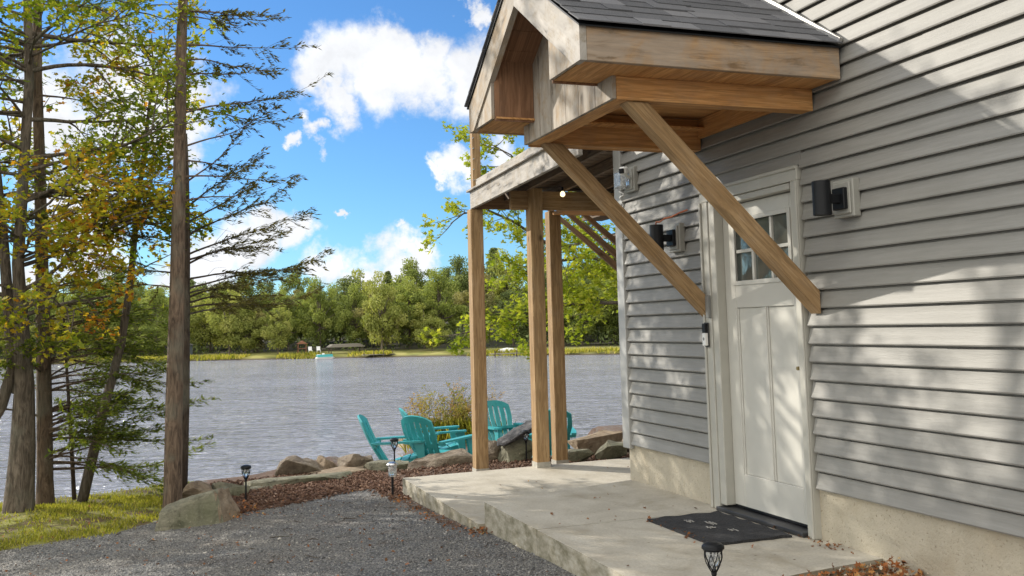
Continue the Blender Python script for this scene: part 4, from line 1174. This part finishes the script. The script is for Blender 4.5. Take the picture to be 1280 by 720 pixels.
broadleaf('maple_tree', 'yellow green maple leaning in behind the deck posts from beyond the house corner', PM, [.22, .19, .16, .12, .08, .03], lm, 302, mat=LEAF_Y, per=7, size=.088, forks=forks, lvl=1, lcv=.16)

# --- yellow shrub and reeds by the water
def shrub(name, label, c, h, rad, nst, seed, mat, size, lcs, cat='shrub', per=3, up=.9, dens=1):
    rng = np.random.default_rng(seed); root = thing(name, label, cat, c)
    tubes, tips = [], []
    for k in range(nst):
        a = rng.uniform(0, 6.28); d = (math.cos(a) * rad / h, math.sin(a) * rad / h, up * rng.uniform(.8, 1.2))
        grow(rng, (c[0] + .12 * math.cos(a), c[1] + .12 * math.sin(a), c[2]), d, h * rng.uniform(.6, 1.05), .008, 1, tubes, tips, .1, .2, .9, .10, .9, rng.uniform(*lcs))
    mb = MB(); tubes_to(mb, tubes); mb.build('stem', BARK_D, root)
    leaves('foliage', tips, rng, per, size, mat, root, tv=DIA_T, tf=DIA_F, jit=.03)
    return root
shrub('shrub', 'airy yellow and rust shrub standing at the water edge behind the chairs', (4.75, 17.3, terr(4.75, 17.3)), .86, .46, 30, 401, SHRUBM, .05, (.2, .95), per=7)
shrub('shrub', 'fainter tan shrub partly hidden by the slab corner post', (5.45, 17.6, terr(5.45, 17.6)), .95, .42, 16, 402, SHRUBM, .04, (.5, 1.0), per=5)

def blades(name, label, P, rng, h, mat, lc, cat='grass', wd=.006, lean=.35, kind='stuff'):
    N = len(P); nv = np.stack([rng.normal(0, 1, N), rng.normal(0, 1, N), rng.normal(0, .2, N)], 1)
    hd = np.stack([rng.normal(0, lean, N), rng.normal(0, lean, N), np.ones(N)], 1)
    fr_ = frames(nv, hd); hh = rng.uniform(.5, 1.3, N) * h
    return scatter(name, [(0, -1, 0), (0, 1, 0), (.55, .7, .12), (1, 0, .35), (.55, -.7, .12)], [[0, 1, 2, 3, 4]], P, fr_, np.stack([hh, np.full(N, wd), hh], 1), lc, mat, None, kind, label, cat)
rng = np.random.default_rng(500)
P_ = []
while len(P_) < 14000:
    x, y = rng.uniform(-3.2, .5), rng.uniform(8.5, 12.3)
    f = lawn_f(x, y)
    if rng.random() < f * (0.12 + .88 * smooth(-.1, .25, mnoise.noise((x * 1.7, y * 1.7, 9)))): P_.append((x, y, terr(x, y) - .004))
blades('grass', 'short yellow green lawn grass under the left trees', np.array(P_), rng, .038, GRASSM, np.clip(rng.normal(.5, .22, len(P_)), 0, 1))
P_ = []
while len(P_) < 2600:
    a, r = rng.uniform(0, 6.28), abs(rng.normal(0, .32)); x, y = 4.95 + r * math.cos(a) * 1.5, 17.0 + r * math.sin(a)
    P_.append((x, y, terr(x, y)))
blades('reed_clump', 'dense yellow green grass tuft at the foot of the shrubs', np.array(P_), rng, .36, GRASSM, np.clip(rng.normal(.5, .25, len(P_)), 0, 1), wd=.007, lean=.25)

# gravel stones, mulch, leaves
rng = np.random.default_rng(510)
OCT = [(1, 0, 0), (-.8, .3, 0), (.1, 1, 0), (0, -.9, .1), (.1, .1, .8), (0, 0, -.7)]
OCF = [[0, 2, 4], [2, 1, 4], [1, 3, 4], [3, 0, 4], [2, 0, 5], [1, 2, 5], [3, 1, 5], [0, 3, 5]]
def rand_rot(N, rng): return frames(rng.normal(0, 1, (N, 3)), rng.normal(0, 1, (N, 3)))
P_ = []
while len(P_) < 26000:
    x, y = rng.uniform(-2.2, 2.2), 4.3 + 6.0 * rng.random() ** 1.2
    if lawn_f(x, y) > .4 or mulch_f(x, y) > rng.uniform(.3, 1): continue
    P_.append((x, y, terr(x, y) + .002))
N = len(P_)
scatter('gravel', OCT, OCF, np.array(P_), rand_rot(N, rng), np.stack([rng.uniform(.005, .012, N), rng.uniform(.004, .010, N), rng.uniform(.003, .008, N)], 1) * .78 * np.exp(rng.normal(0, .32, (N, 1))), np.clip(rng.normal(.46, .26, N), 0, 1), STONEM, None, 'stuff', 'loose grey gravel stones covering the yard', 'gravel')
CH = [(-1, -1, -1), (1, -1, -1), (1, 1, -1), (-1, 1, -1), (-1, -1, 1), (1, -1, 1), (1, 1, 1), (-1, 1, 1)]
CF = [[0, 3, 2, 1], [4, 5, 6, 7], [0, 1, 5, 4], [2, 3, 7, 6], [0, 4, 7, 3], [1, 2, 6, 5]]
P_ = []
while len(P_) < 11000:
    if rng.random() < .62: x, y = rng.uniform(.4, 2.3), rng.uniform(8.9, 11.9)
    else: x, y = rng.uniform(2.0, 5.8), rng.uniform(9.25, 12.0)
    if rng.random() < mulch_f(x, y) and not (x > 2.14 and y < 9.3): P_.append((x, y, terr(x, y) + rng.uniform(0, .022)))
N = len(P_); nv = rng.normal(0, .45, (N, 3)) + np.array((0, 0, 1))
scatter('mulch', CH, CF, np.array(P_), frames(nv, rng.normal(0, 1, (N, 3))), np.stack([rng.uniform(.008, .028, N), rng.uniform(.004, .010, N), rng.uniform(.0015, .004, N)], 1), np.clip(rng.beta(2, 2.6, N), 0, 1), MULCHM, None, 'stuff', 'reddish brown bark mulch between the gravel and the shore stones', 'mulch')
P_ = []
for _ in range(520):
    x, y = rng.uniform(-2, 2.1), rng.uniform(4.6, 10.5); P_.append((x, y, terr(x, y) + .012))
for _ in range(170):
    y = rng.uniform(6.8, 9.4); x = 2.10 - abs(rng.normal(0, .09)); P_.append((x, y, terr(x, y) + .012))
for _ in range(140): P_.append((rng.uniform(.45, .8), rng.uniform(8.8, 9.6), -.325 + rng.uniform(0, .03)))
for _ in range(60): P_.append((2.13 + rng.normal(0, .05), 6.72 + rng.normal(0, .06), -.2 + rng.uniform(0, .03)))
for _ in range(34): P_.append((rng.uniform(2.25, 3.5), rng.uniform(4.25, 7.0), .006))
for _ in range(22): P_.append((rng.uniform(2.2, 5), rng.uniform(7.1, 9.2), -.148))
for _ in range(45): P_.append((3.50 + rng.normal(0, .03), rng.uniform(4.5, 5.2), .008))
for _ in range(50): P_.append((2.95 + rng.normal(0, .03), rng.uniform(4.9, 5.7), .010))
N0 = len(P_); lc = list(np.clip(rng.normal(.32, .25, N0), 0, 1)); sz = list(rng.uniform(.014, .034, N0))
for _ in range(1900):
    x = rng.uniform(2.75, 3.75); y = rng.uniform(3.2, 4.21 + .09 * (x - 3)); zz = terr(x, y) + .01 + .085 * math.exp(-((y - 4.08) / .16) ** 2) * rng.random() + .05 * smooth(4.25, 4.0, y) * 0
    P_.append((x, y, zz)); lc.append(min(1, max(0, rng.normal(.68, .22)))); sz.append(rng.uniform(.02, .046))
N = len(P_); nv = rng.normal(0, .5, (N, 3)) + np.array((0, 0, 1)); nv[:, 2] = np.abs(nv[:, 2])
scatter('fallen_leaves', [(a, b * 1.1, c * 4) for a, b, c in LEAF_T], LEAF_F, np.array(P_), frames(nv, rng.normal(0, 1, (N, 3))), np.array(sz), lc, DEADLEAF, None, 'stuff', 'dry brown and orange leaves scattered over gravel and concrete', 'leaves')
m = MB()
for _ in range(26):
    x, y = rng.uniform(-1.4, 1.9), rng.uniform(5.6, 9.3); a = rng.uniform(0, 6.28); l = rng.uniform(.05, .17); z = terr(x, y) + .014
    m.tube([(x, y, z), (x + l * .5 * math.cos(a), y + l * .5 * math.sin(a), z + .008), (x + l * math.cos(a + .3), y + l * math.sin(a + .3), z + .002)], [.003, .004, .002], 5)
tag(m.build('twigs', BARK_D), 'thin dry twigs lying on the gravel', 'twigs', None, 'stuff')

# ------------------------------------------------------------------ far shore trees
def far_tree(name, seed, h, rad, mat, ell, label, cat='tree', conif=False, nq=9500, qs=.30):
    rng = np.random.default_rng(seed)
    root = thing(name, label, cat, (0, 0, 0))
    mb = MB(); lean = rng.normal(0, .03, 2) * h
    path = [(0, 0, -.6), (lean[0] * .3, lean[1] * .3, h * .3), (lean[0] * .7, lean[1] * .7, h * .65), (lean[0], lean[1], h * .93)]
    mb.tube(path, [h * .018, h * .014, h * .009, h * .002], 6)
    C = []
    if conif:
        for k in range(int(15 + h)):
            t = k / (15 + h); z = h * (.16 + .82 * t); r = rad * (1 - t) ** .8 + .15
            for j in range(5):
                a = rng.uniform(0, 6.28); C.append((r * .62 * math.cos(a), r * .62 * math.sin(a), z - .12 * r, r * .50, r * .5, .22 + .12 * r))
    else:
        for k in range(ell):
            u = nrm(rng.normal(0, 1, 3)); t = rng.random() ** .45
            zz = h * .53 + u[2] * t * h * .43
            zz = max(zz, h * .12); wr = rad * (1.0 - .6 * max(0, (zz / h - .55) / .45))
            s = rng.uniform(.15, .36) * rad
            C.append((u[0] * t * wr * .85 + lean[0] * .6, u[1] * t * wr * .85 + lean[1] * .6, zz, s, s, s * .72))
            mb.tube([path[1], ((u[0] * t * wr * .4), (u[1] * t * wr * .4), zz * .8), C[-1][:3]], [h * .007, h * .005, h * .002], 4, cap=False)
    C = np.array(C); idx = rng.integers(0, len(C), nq); c = C[idx]
    u = rng.normal(0, 1, (nq, 3)); u /= np.linalg.norm(u, axis=1, keepdims=True)
    P = c[:, :3] + u * c[:, 3:6] * (rng.random((nq, 1)) ** .25)
    nv = u * .9 + rng.normal(0, .55, (nq, 3)) + np.array((0, 0, .25))
    blob = rng.normal(0, .13, len(C))[idx]
    mb.build('trunk', BARK_G if not conif else BARK_D, root)
    scatter('crown', DIA_T, DIA_F, P, frames(nv, rng.normal(0, 1, (nq, 3))), rng.uniform(.6, 1.3, nq) * qs, np.clip(.48 + blob + rng.normal(0, .13, nq), 0, 1), mat, root)
    return root
KINDS = [('broadleaf_tree', 601, 9.5, 3.0, FAR_A, 22, 'rounded mid green tree of the far shore wood', False),
         ('broadleaf_tree', 602, 8.5, 2.7, FAR_B, 18, 'pale yellow green tree of the far shore wood', False),
         ('broadleaf_tree', 603, 10.5, 3.3, FAR_C, 24, 'broad dark green tree of the far shore wood', False),
         ('broadleaf_tree', 604, 9.0, 2.5, FAR_D, 18, 'olive tree turning tan in the far shore wood', False),
         ('broadleaf_tree', 605, 10.0, 2.6, FAR_A, 20, 'narrow tall green tree of the far shore wood', False),
         ('broadleaf_tree', 606, 7.0, 2.6, FAR_B, 16, 'low spreading light green tree at the edge of the far shore', False),
         ('pine_tree', 607, 12.0, 2.2, FAR_C, 0, 'pointed dark pine rising above the far shore wood', True),
         ('broadleaf_tree', 608, 9.0, 3.2, FAR_C, 22, 'bushy deep green tree of the far shore wood', False)]
protos = []
for nm, sd, h, r, mt_, el, lab, cf in KINDS:
    protos.append([far_tree(nm, sd, h, r * (1.22 if not cf else 1.25), mt_, el + 22, lab, 'tree', cf), False, lab])
rng = np.random.default_rng(620)
def shore_pt(t):
    # t: metres along the shoreline from its point (-40,150)
    pts = [(-80, 164), (-40, 150), (2.9, 131.7), (26.9, 116.6), (46.6, 96.7), (70, 78), (90, 67)]
    ds = [0]
    for a, b in zip(pts, pts[1:]): ds.append(ds[-1] + math.hypot(b[0] - a[0], b[1] - a[1]))
    t = max(0, min(ds[-1] - .01, t))
    for i in range(len(pts) - 1):
        if t <= ds[i + 1]:
            f = (t - ds[i]) / (ds[i + 1] - ds[i]); a, b = pts[i], pts[i + 1]; L = ds[i + 1] - ds[i]
            return lerp(a[0], b[0], f), lerp(a[1], b[1], f), (-(b[1] - a[1]) / L, (b[0] - a[0]) / L)
ROWS = [(6.6, 4.0, 2.0, (0, 1, 1, 3, 5, 5, 0, 1), .86), (13, 4.2, 2.4, (0, 1, 0, 3, 4, 7, 1), .98), (21, 5.2, 2.5, (0, 2, 1, 4, 7, 0, 3), 1.03), (30, 5.6, 3, (2, 1, 0, 2, 4, 3, 0, 5), 1.05), (42, 6.2, 4, (0, 2, 0, 1, 3, 4), 1.08), (60, 7.5, 5, (2, 0, 7, 0, 6), 1.12)]
for off, sp, jit, kinds, sc in ROWS:
    t = 18.0
    while t < 196:
        x, y, n = shore_pt(t + rng.uniform(-1.6, 1.6)); d = off + rng.uniform(-jit, jit)
        t += sp * rng.uniform(.8, 1.2); px0 = x + n[0] * d
        gap = (off < 11 and 16 < px0 < 25) or (off < 16 and 1.5 < px0 < 4.5) or (off < 11 and 33 < px0)
        if gap: continue
        px, py = x + n[0] * d, y + n[1] * d
        k = int(rng.choice(kinds)); pr = protos[k]
        o = pr[0] if not pr[1] else copy_tree(pr[0]); pr[1] = True
        s = .93 * sc * rng.uniform(.75, 1.18) * (1.0 + .16 * smooth(80, 118, t))
        o.location = (px, py, far_z(px, py) - .05); o.rotation_euler.z = rng.uniform(0, 6.28)
        o.scale = (s * rng.uniform(.85, 1.15), s * rng.uniform(.85, 1.15), s * rng.uniform(.85, 1.28))
        tag(o, pr[2], 'tree', pr[2].replace('tree', 'trees', 1) if 'tree' in pr[2] else 'pointed dark pines above the far shore wood')
# undergrowth that closes the wood below the crowns
rg = np.random.default_rng(631); Cn = []
for _ in range(900):
    x, y, n = shore_pt(rg.uniform(5, 198)); d = rg.uniform(9, 48); px, py = x + n[0] * d, y + n[1] * d
    Cn.append((px, py, far_z(px, py) + .7, rg.uniform(1.0, 2.2), rg.uniform(.9, 2.4)))
Cn = np.array(Cn); nq = 34000; idx = rg.integers(0, len(Cn), nq); u = rg.normal(0, 1, (nq, 3)); u /= np.linalg.norm(u, axis=1, keepdims=True)
c = Cn[idx]; P_ = c[:, :3] + u * np.stack([c[:, 3], c[:, 3], c[:, 4]], 1)
scatter('undergrowth', DIA_T, DIA_F, P_, frames(u + rg.normal(0, .5, (nq, 3)), rg.normal(0, 1, (nq, 3))), rg.uniform(.3, .6, nq), np.clip(.4 + rg.normal(0, .12, len(Cn))[idx] + rg.normal(0, .1, nq), 0, 1), FAR_C, None, 'stuff', 'dark green undergrowth below the far shore wood', 'undergrowth')
# low shrubs and reeds along the far bank
P_ = []
while len(P_) < 7000:
    x, y, n = shore_pt(rng.uniform(10, 200)); d = rng.uniform(.3, 2.6)
    if mnoise.noise((x * .15, y * .15, 2)) < -.05: continue
    px, py = x + n[0] * d, y + n[1] * d; P_.append((px, py, far_z(px, py) - .05))
blades('bank_reeds', 'tan and green reeds along the far bank', np.array(P_), rng, .45, GRASSM, np.clip(rng.normal(.6, .25, len(P_)), 0, 1), wd=.09, lean=.4)

# far shore things
def at_shore(t, d):
    x, y, n = shore_pt(t); return x + n[0] * d, y + n[1] * d, n
WTEAL = plain('boat_teal', (.05, .36, .36), .4); WWHITE = plain('boat_white', (.75, .76, .76), .4); DKRED = plain('stain_red', (.26, .12, .07), .8); SLATE = plain('cabin_slate', (.05, .065, .075), .7); WEATH = plain('weathered_boards', (.16, .145, .12), .9, nz=.25)
bx, by, bz = 18.2, 119.9, -2.2
bt = thing('pontoon_boat', 'small white and teal pontoon boat moored at the far bank', 'boat', (bx, by, bz)); bt.scale = (.5, .5, .5)
m = MB()
for s_ in (-.8, .8): m.tube([(bx - 2.2, by + s_, bz + .15), (bx + 1.7, by + s_, bz + .15), (bx + 2.3, by + s_, bz + .4)], [.28, .28, .05], 10)
m.build('pontoon', ALU, bt, smooth_=True)
m = MB(); m.box((bx - 2.1, by - 1.1, bz + .42), (bx + 2.0, by + 1.1, bz + .52)); m.build('hull_deck', WWHITE, bt, bevel=.03)
m = MB(); m.box((bx - 2.0, by - 1.05, bz + .53), (bx + 1.8, by - .98, bz + 1.15)); m.box((bx - 2.0, by + .98, bz + .53), (bx + 1.8, by + 1.05, bz + 1.15)); m.box((bx + 1.74, by - .97, bz + .53), (bx + 1.8, by + .97, bz + 1.15)); m.build('side_panel', WTEAL, bt)
m = MB(); m.box((bx - 1.8, by - .9, bz + .53), (bx - 1.1, by + .9, bz + 1.2)); m.box((bx + .6, by - .9, bz + .53), (bx + 1.2, by + .9, bz + 1.1)); m.build('seat', WWHITE, bt, bevel=.08)
m = MB(); m.box((bx - .6, by - .3, bz + .53), (bx - .1, by + .3, bz + 1.45)); m.build('console', WWHITE, bt, bevel=.05)
dk = thing('dock', 'low weathered wooden dock beside the pontoon boat', 'dock', (22.6, 118.6, -2.2)); dk.scale = (.6, .6, 1)
m = MB()
for k in range(16): m.box((22.6 + k * .42, 117.6, -1.86), (22.6 + k * .42 + .39, 119.8, -1.80))
m.build('deck_boards', WEATH, dk)
for k in range(4):
    m = MB(); m.tube([(22.8 + k * 2.0, 117.7, -3.2), (22.8 + k * 2.0, 117.7, -1.3)], .08, 7); m.build('pile', BARK_D, dk)
hx, hy = 21.9, 126.5
hz = far_z(hx, hy)
ht = thing('boathouse', 'low open boat shelter with a flat grey thatched roof on the far bank', 'shelter', (hx, hy, hz)); ht.scale = (.75, .75, .62)
m = MB(); m.prism([(hx - 3.2, hy - 1.6, hz + 1.3), (hx - 2.4, hy - 1.3, hz + 1.9), (hx + 2.4, hy - 1.3, hz + 1.95), (hx + 3.2, hy - 1.6, hz + 1.3)], (0, 3.2, 0)); m.build('roof', WEATH, ht)
for sx in (-2.7, 2.7):
    for sy in (-1.2, 1.2):
        m = MB(); m.tube([(hx + sx, hy + sy, hz - .3), (hx + sx, hy + sy, hz + 1.32)], .09, 7); m.build('leg', BARK_D, ht)
hx, hy = 16.9, 131.5; hz = far_z(hx, hy)
pt = thing('playset', 'small reddish wooden playset frame on the far lawn', 'playset', (hx, hy, hz)); pt.scale = (.7, .7, .7)
m = MB(); m.box((hx - .8, hy - .8, hz + .75), (hx + .8, hy + .8, hz + .85)); m.build('platform', DKRED, pt)
for sx in (-.75, .75):
    for sy in (-.75, .75):
        m = MB(); m.beam((hx + sx, hy + sy, hz - .2), (hx + sx, hy + sy, hz + 1.7), .1, .1, up=(1, 0, 0)); m.build('leg', DKRED, pt)
m = MB(); m.prism([(hx - 1, hy - .95, hz + 1.7), (hx, hy - .95, hz + 2.3), (hx + 1, hy - .95, hz + 1.7)], (0, 1.9, 0)); m.build('roof', DKRED, pt)
hx, hy = 17.9, 130.5; hz = far_z(hx, hy)
for i in range(2):
    ch = thing('lawn_chair', ['white lawn chair on the far lawn, nearer the playset', 'white lawn chair on the far lawn, nearer the thatched shelter'][i], 'chair', (hx + i * 1.1, hy, hz), 'white chairs on the far lawn'); ch.scale = (.8, .8, .8)
    X = hx + i * 1.1
    m = MB(); m.box((X - .3, hy - .3, hz + .38), (X + .3, hy + .3, hz + .44)); m.build('seat', WWHITE, ch)
    m = MB(); m.beam((X, hy + .3, hz + .4), (X, hy + .5, hz + 1.05), .6, .05, up=(0, 1, 0)); m.build('backrest', WWHITE, ch)
    for sx in (-.27, .27):
        for sy in (-.27, .27):
            m = MB(); m.box((X + sx - .03, hy + sy - .03, hz - .05), (X + sx + .03, hy + sy + .03, hz + .38)); m.build('leg', WWHITE, ch)
hx, hy = 1.9, 142; hz = far_z(hx, hy)
cb = thing('cabin', 'small dark slate cabin with a white window on the far shore behind the pine trunk', 'cabin', (hx, hy, hz)); cb.scale = (.6, .6, .6)
m = MB(); m.box((hx - 2.2, hy - 1.6, hz - .4), (hx + 2.2, hy + 1.6, hz + 2.2)); m.build('wall', SLATE, cb)
m = MB(); m.prism([(hx - 2.5, hy - 1.9, hz + 2.2), (hx, hy - 1.9, hz + 3.5), (hx + 2.5, hy - 1.9, hz + 2.2)], (0, 3.8, 0)); m.build('roof', SHINGLE, cb)
for k in (-1.2, .2):
    m = MB(); m.box((hx + k, hy - 1.66, hz + .8), (hx + k + .7, hy - 1.602, hz + 1.7)); m.build('window', WWHITE, cb)
hx, hy = 38, 108.5; hz = far_z(hx, hy)
rb = thing('rowboat', 'upturned white rowboat lying on the far grass bank', 'boat', (hx, hy, hz)); rb.scale = (.6, .6, .6)
m = MB(); m.tube([(hx - 1.6, hy + 1.2, hz + .05), (hx - 1.0, hy + .75, hz + .12), (hx, hy, hz + .15), (hx + 1.0, hy - .75, hz + .12), (hx + 1.5, hy - 1.1, hz + .1)], [.03, .38, .5, .45, .3], 12); m.build('hull', WWHITE, rb, smooth_=True)
m = MB(); m.tube([(hx - 1.4, hy + 1.05, hz + .3), (hx, hy, hz + .67), (hx + 1.4, hy - 1.02, hz + .42)], .04, 6); m.build('keel', WEATH, rb)
hx, hy = 36, 103.6
d2 = thing('dock', 'short grey dock at the far bank left of the white rowboat', 'dock', (hx, hy, -2.2))
m = MB()
for k in range(9): m.box((hx - 1.6 + k * .4, hy - .8, -1.86), (hx - 1.6 + k * .4 + .37, hy + .8, -1.80))
m.build('deck_boards', WEATH, d2)
for k in range(2):
    m = MB(); m.tube([(hx - 1.4 + k * 2.6, hy - .7, -3.2), (hx - 1.4 + k * 2.6, hy - .7, -1.5)], .07, 7); m.build('pile', BARK_D, d2)

# ------------------------------------------------------------------ sky, sun, camera
SUN = Vector((-1, 1.17, .76)).normalized()
sd = bpy.data.lights.new('sun', 'SUN'); sd.energy = 5.0; sd.angle = R_(.5); sd.color = (1, .93, .82)
so = bpy.data.objects.new('sun', sd); col.objects.link(so)
so.rotation_euler = (-SUN).to_track_quat('-Z', 'Y').to_euler(); so.location = SUN * 40

world = bpy.data.worlds.new('World'); scene.world = world; world.use_nodes = True
nt = world.node_tree; bg = nt.nodes['Background']
sky = nt.nodes.new('ShaderNodeTexSky'); sky.sky_type = 'NISHITA'; sky.sun_disc = False
sky.sun_elevation = math.asin(SUN.z); sky.sun_rotation = math.atan2(SUN.x, SUN.y)
sky.air_density = 1.0; sky.dust_density = .1; sky.ozone_density = 3.0
gen = nd(nt, 'ShaderNodeTexCoord').outputs['Generated']
nz1 = nd(nt, 'ShaderNodeTexNoise', {'Vector': gen, 'Scale': 11.0, 'Detail': 7.0, 'Roughness': .62})
nz2 = nd(nt, 'ShaderNodeTexNoise', {'Vector': gen, 'Scale': 38.0, 'Detail': 5.0, 'Roughness': .6})
o1 = nd(nt, 'ShaderNodeVectorMath', {0: nz1.outputs['Color'], 1: (.5, .5, .5)}, operation='SUBTRACT').outputs[0]
o2 = nd(nt, 'ShaderNodeVectorMath', {0: nz2.outputs['Color'], 1: (.5, .5, .5)}, operation='SUBTRACT').outputs[0]
d1 = nd(nt, 'ShaderNodeVectorMath', {0: o1, 1: (.13, .13, .13), 2: gen}, operation='MULTIPLY_ADD').outputs[0]
d2_ = nd(nt, 'ShaderNodeVectorMath', {0: o2, 1: (.035, .035, .035), 2: d1}, operation='MULTIPLY_ADD').outputs[0]
BL = [((.1504, .9538, .26), .040), ((.1813, .945, .2722), .048), ((.2121, .9351, .284), .036), ((.2213, .9407, .2571), .046), ((.2442, .9306, .2726), .04), ((.2574, .9347, .2453), .040), ((.2882, .9225, .2568), .045), ((.1668, .9571, .2371), .03),
      ((.1362, .97, .2013), .017), ((.1145, .9756, .1875), .012), ((.1257, .986, .1091), .026), ((.0906, .9907, .1011), .035), ((.2015, .9772, .0675), .034), ((.1696, .9834, .064), .032), ((.2255, .9716, .0712), .025), ((.2254, .9698, .0935), .012),
      ((.2686, .9514, .1504), .016), ((.2882, .944, .1607), .028), ((.1772, .9762, .1252), .007), ((-.0087, .9721, .2346), .05), ((-.0302, .9762, .2147), .06), ((-.0445, .9671, .2506), .05), ((.0063, .9825, .1861), .035), ((.0674, .9941, .0851), .045),
      ((.037, .9974, .0614), .05), ((.296, .9021, .314), .02), ((.3349, .9249, .18), .03), ((-.1065, .9735, .2026), .06), ((-.0794, .9883, .1299), .05), ((-.1324, .9907, .0323), .05), ((-.0652, .9954, .0695), .045)]
# extra-bright cloud banks added overhead and behind, out of frame, to fill the shade
FILL_CLOUDS = [((-.75, .45, .30), .34), ((-.95, -.15, .28), .45), ((-.75, -.65, .25), .5), ((-.2, -.97, .3), .55), ((.45, -.85, .35), .55), ((-.35, .1, .93), .42), ((.3, -.3, .9), .45), ((-.5, -.4, .75), .5), ((.85, .0, .5), .5)]
cur = None
for c, r in BL:
    c = Vector(c).normalized()
    dist = nd(nt, 'ShaderNodeVectorMath', {0: d2_, 1: tuple(c)}, operation='DISTANCE').outputs['Value']
    v = nd(nt, 'ShaderNodeMapRange', {0: dist, 1: r * 1.12, 2: r * .45, 3: 0.0, 4: 1.0}, interpolation_type='SMOOTHSTEP').outputs[0]
    cur = v if cur is None else math_(nt, 'MAXIMUM', cur, v)
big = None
for c, r in FILL_CLOUDS:
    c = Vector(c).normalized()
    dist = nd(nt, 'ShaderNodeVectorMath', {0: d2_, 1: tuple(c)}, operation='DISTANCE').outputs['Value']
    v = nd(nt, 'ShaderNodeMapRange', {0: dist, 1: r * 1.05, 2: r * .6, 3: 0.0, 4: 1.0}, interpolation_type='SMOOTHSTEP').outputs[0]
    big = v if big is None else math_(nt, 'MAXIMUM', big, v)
shade = nd(nt, 'ShaderNodeMapRange', {0: nd(nt, 'ShaderNodeTexNoise', {'Vector': d1, 'Scale': 17.0, 'Detail': 4.0}).outputs['Fac'], 1: .3, 2: .7, 3: .78, 4: 1.0}).outputs[0]
CLOUD = 8.0
ccol = nd(nt, 'ShaderNodeVectorMath', {0: (CLOUD * .98, CLOUD, CLOUD * 1.04), 3: shade}, operation='SCALE').outputs[0]
skyc = nd(nt, 'ShaderNodeVectorMath', {0: sky.outputs[0], 1: (.53, .83, 1.10)}, operation='MULTIPLY').outputs[0]
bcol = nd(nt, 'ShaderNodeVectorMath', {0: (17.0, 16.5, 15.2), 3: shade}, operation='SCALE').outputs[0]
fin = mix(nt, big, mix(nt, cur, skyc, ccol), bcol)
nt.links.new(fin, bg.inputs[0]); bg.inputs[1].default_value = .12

camd = bpy.data.cameras.new('camera'); cam = bpy.data.objects.new('camera', camd); col.objects.link(cam)
camd.sensor_width = 36; camd.lens = 1200 / 1280 * 36; camd.shift_y = -60 / 1280; camd.clip_start = .05; camd.clip_end = 3000
R0 = np.array([[0.942, -0.006, 0.337], [-0.336, -0.093, 0.937], [-0.026, 0.996, 0.089]])
xa = R0[:, 0] / np.linalg.norm(R0[:, 0]); za = -R0[:, 2]; za = za - xa * np.dot(xa, za); za /= np.linalg.norm(za); yv = np.cross(za, xa)
cam.matrix_world = Matrix(((xa[0], yv[0], za[0], 0), (xa[1], yv[1], za[1], 0), (xa[2], yv[2], za[2], 1.28), (0, 0, 0, 1)))
scene.camera = cam
scene.view_settings.view_transform = 'Standard'; scene.view_settings.look = 'None'
scene.view_settings.exposure = 0.22; scene.view_settings.gamma = 1
scene.cycles.use_denoising = True
scene.cycles.max_bounces = 6; scene.cycles.transparent_max_bounces = 6
scene.cycles.sample_clamp_indirect = 4
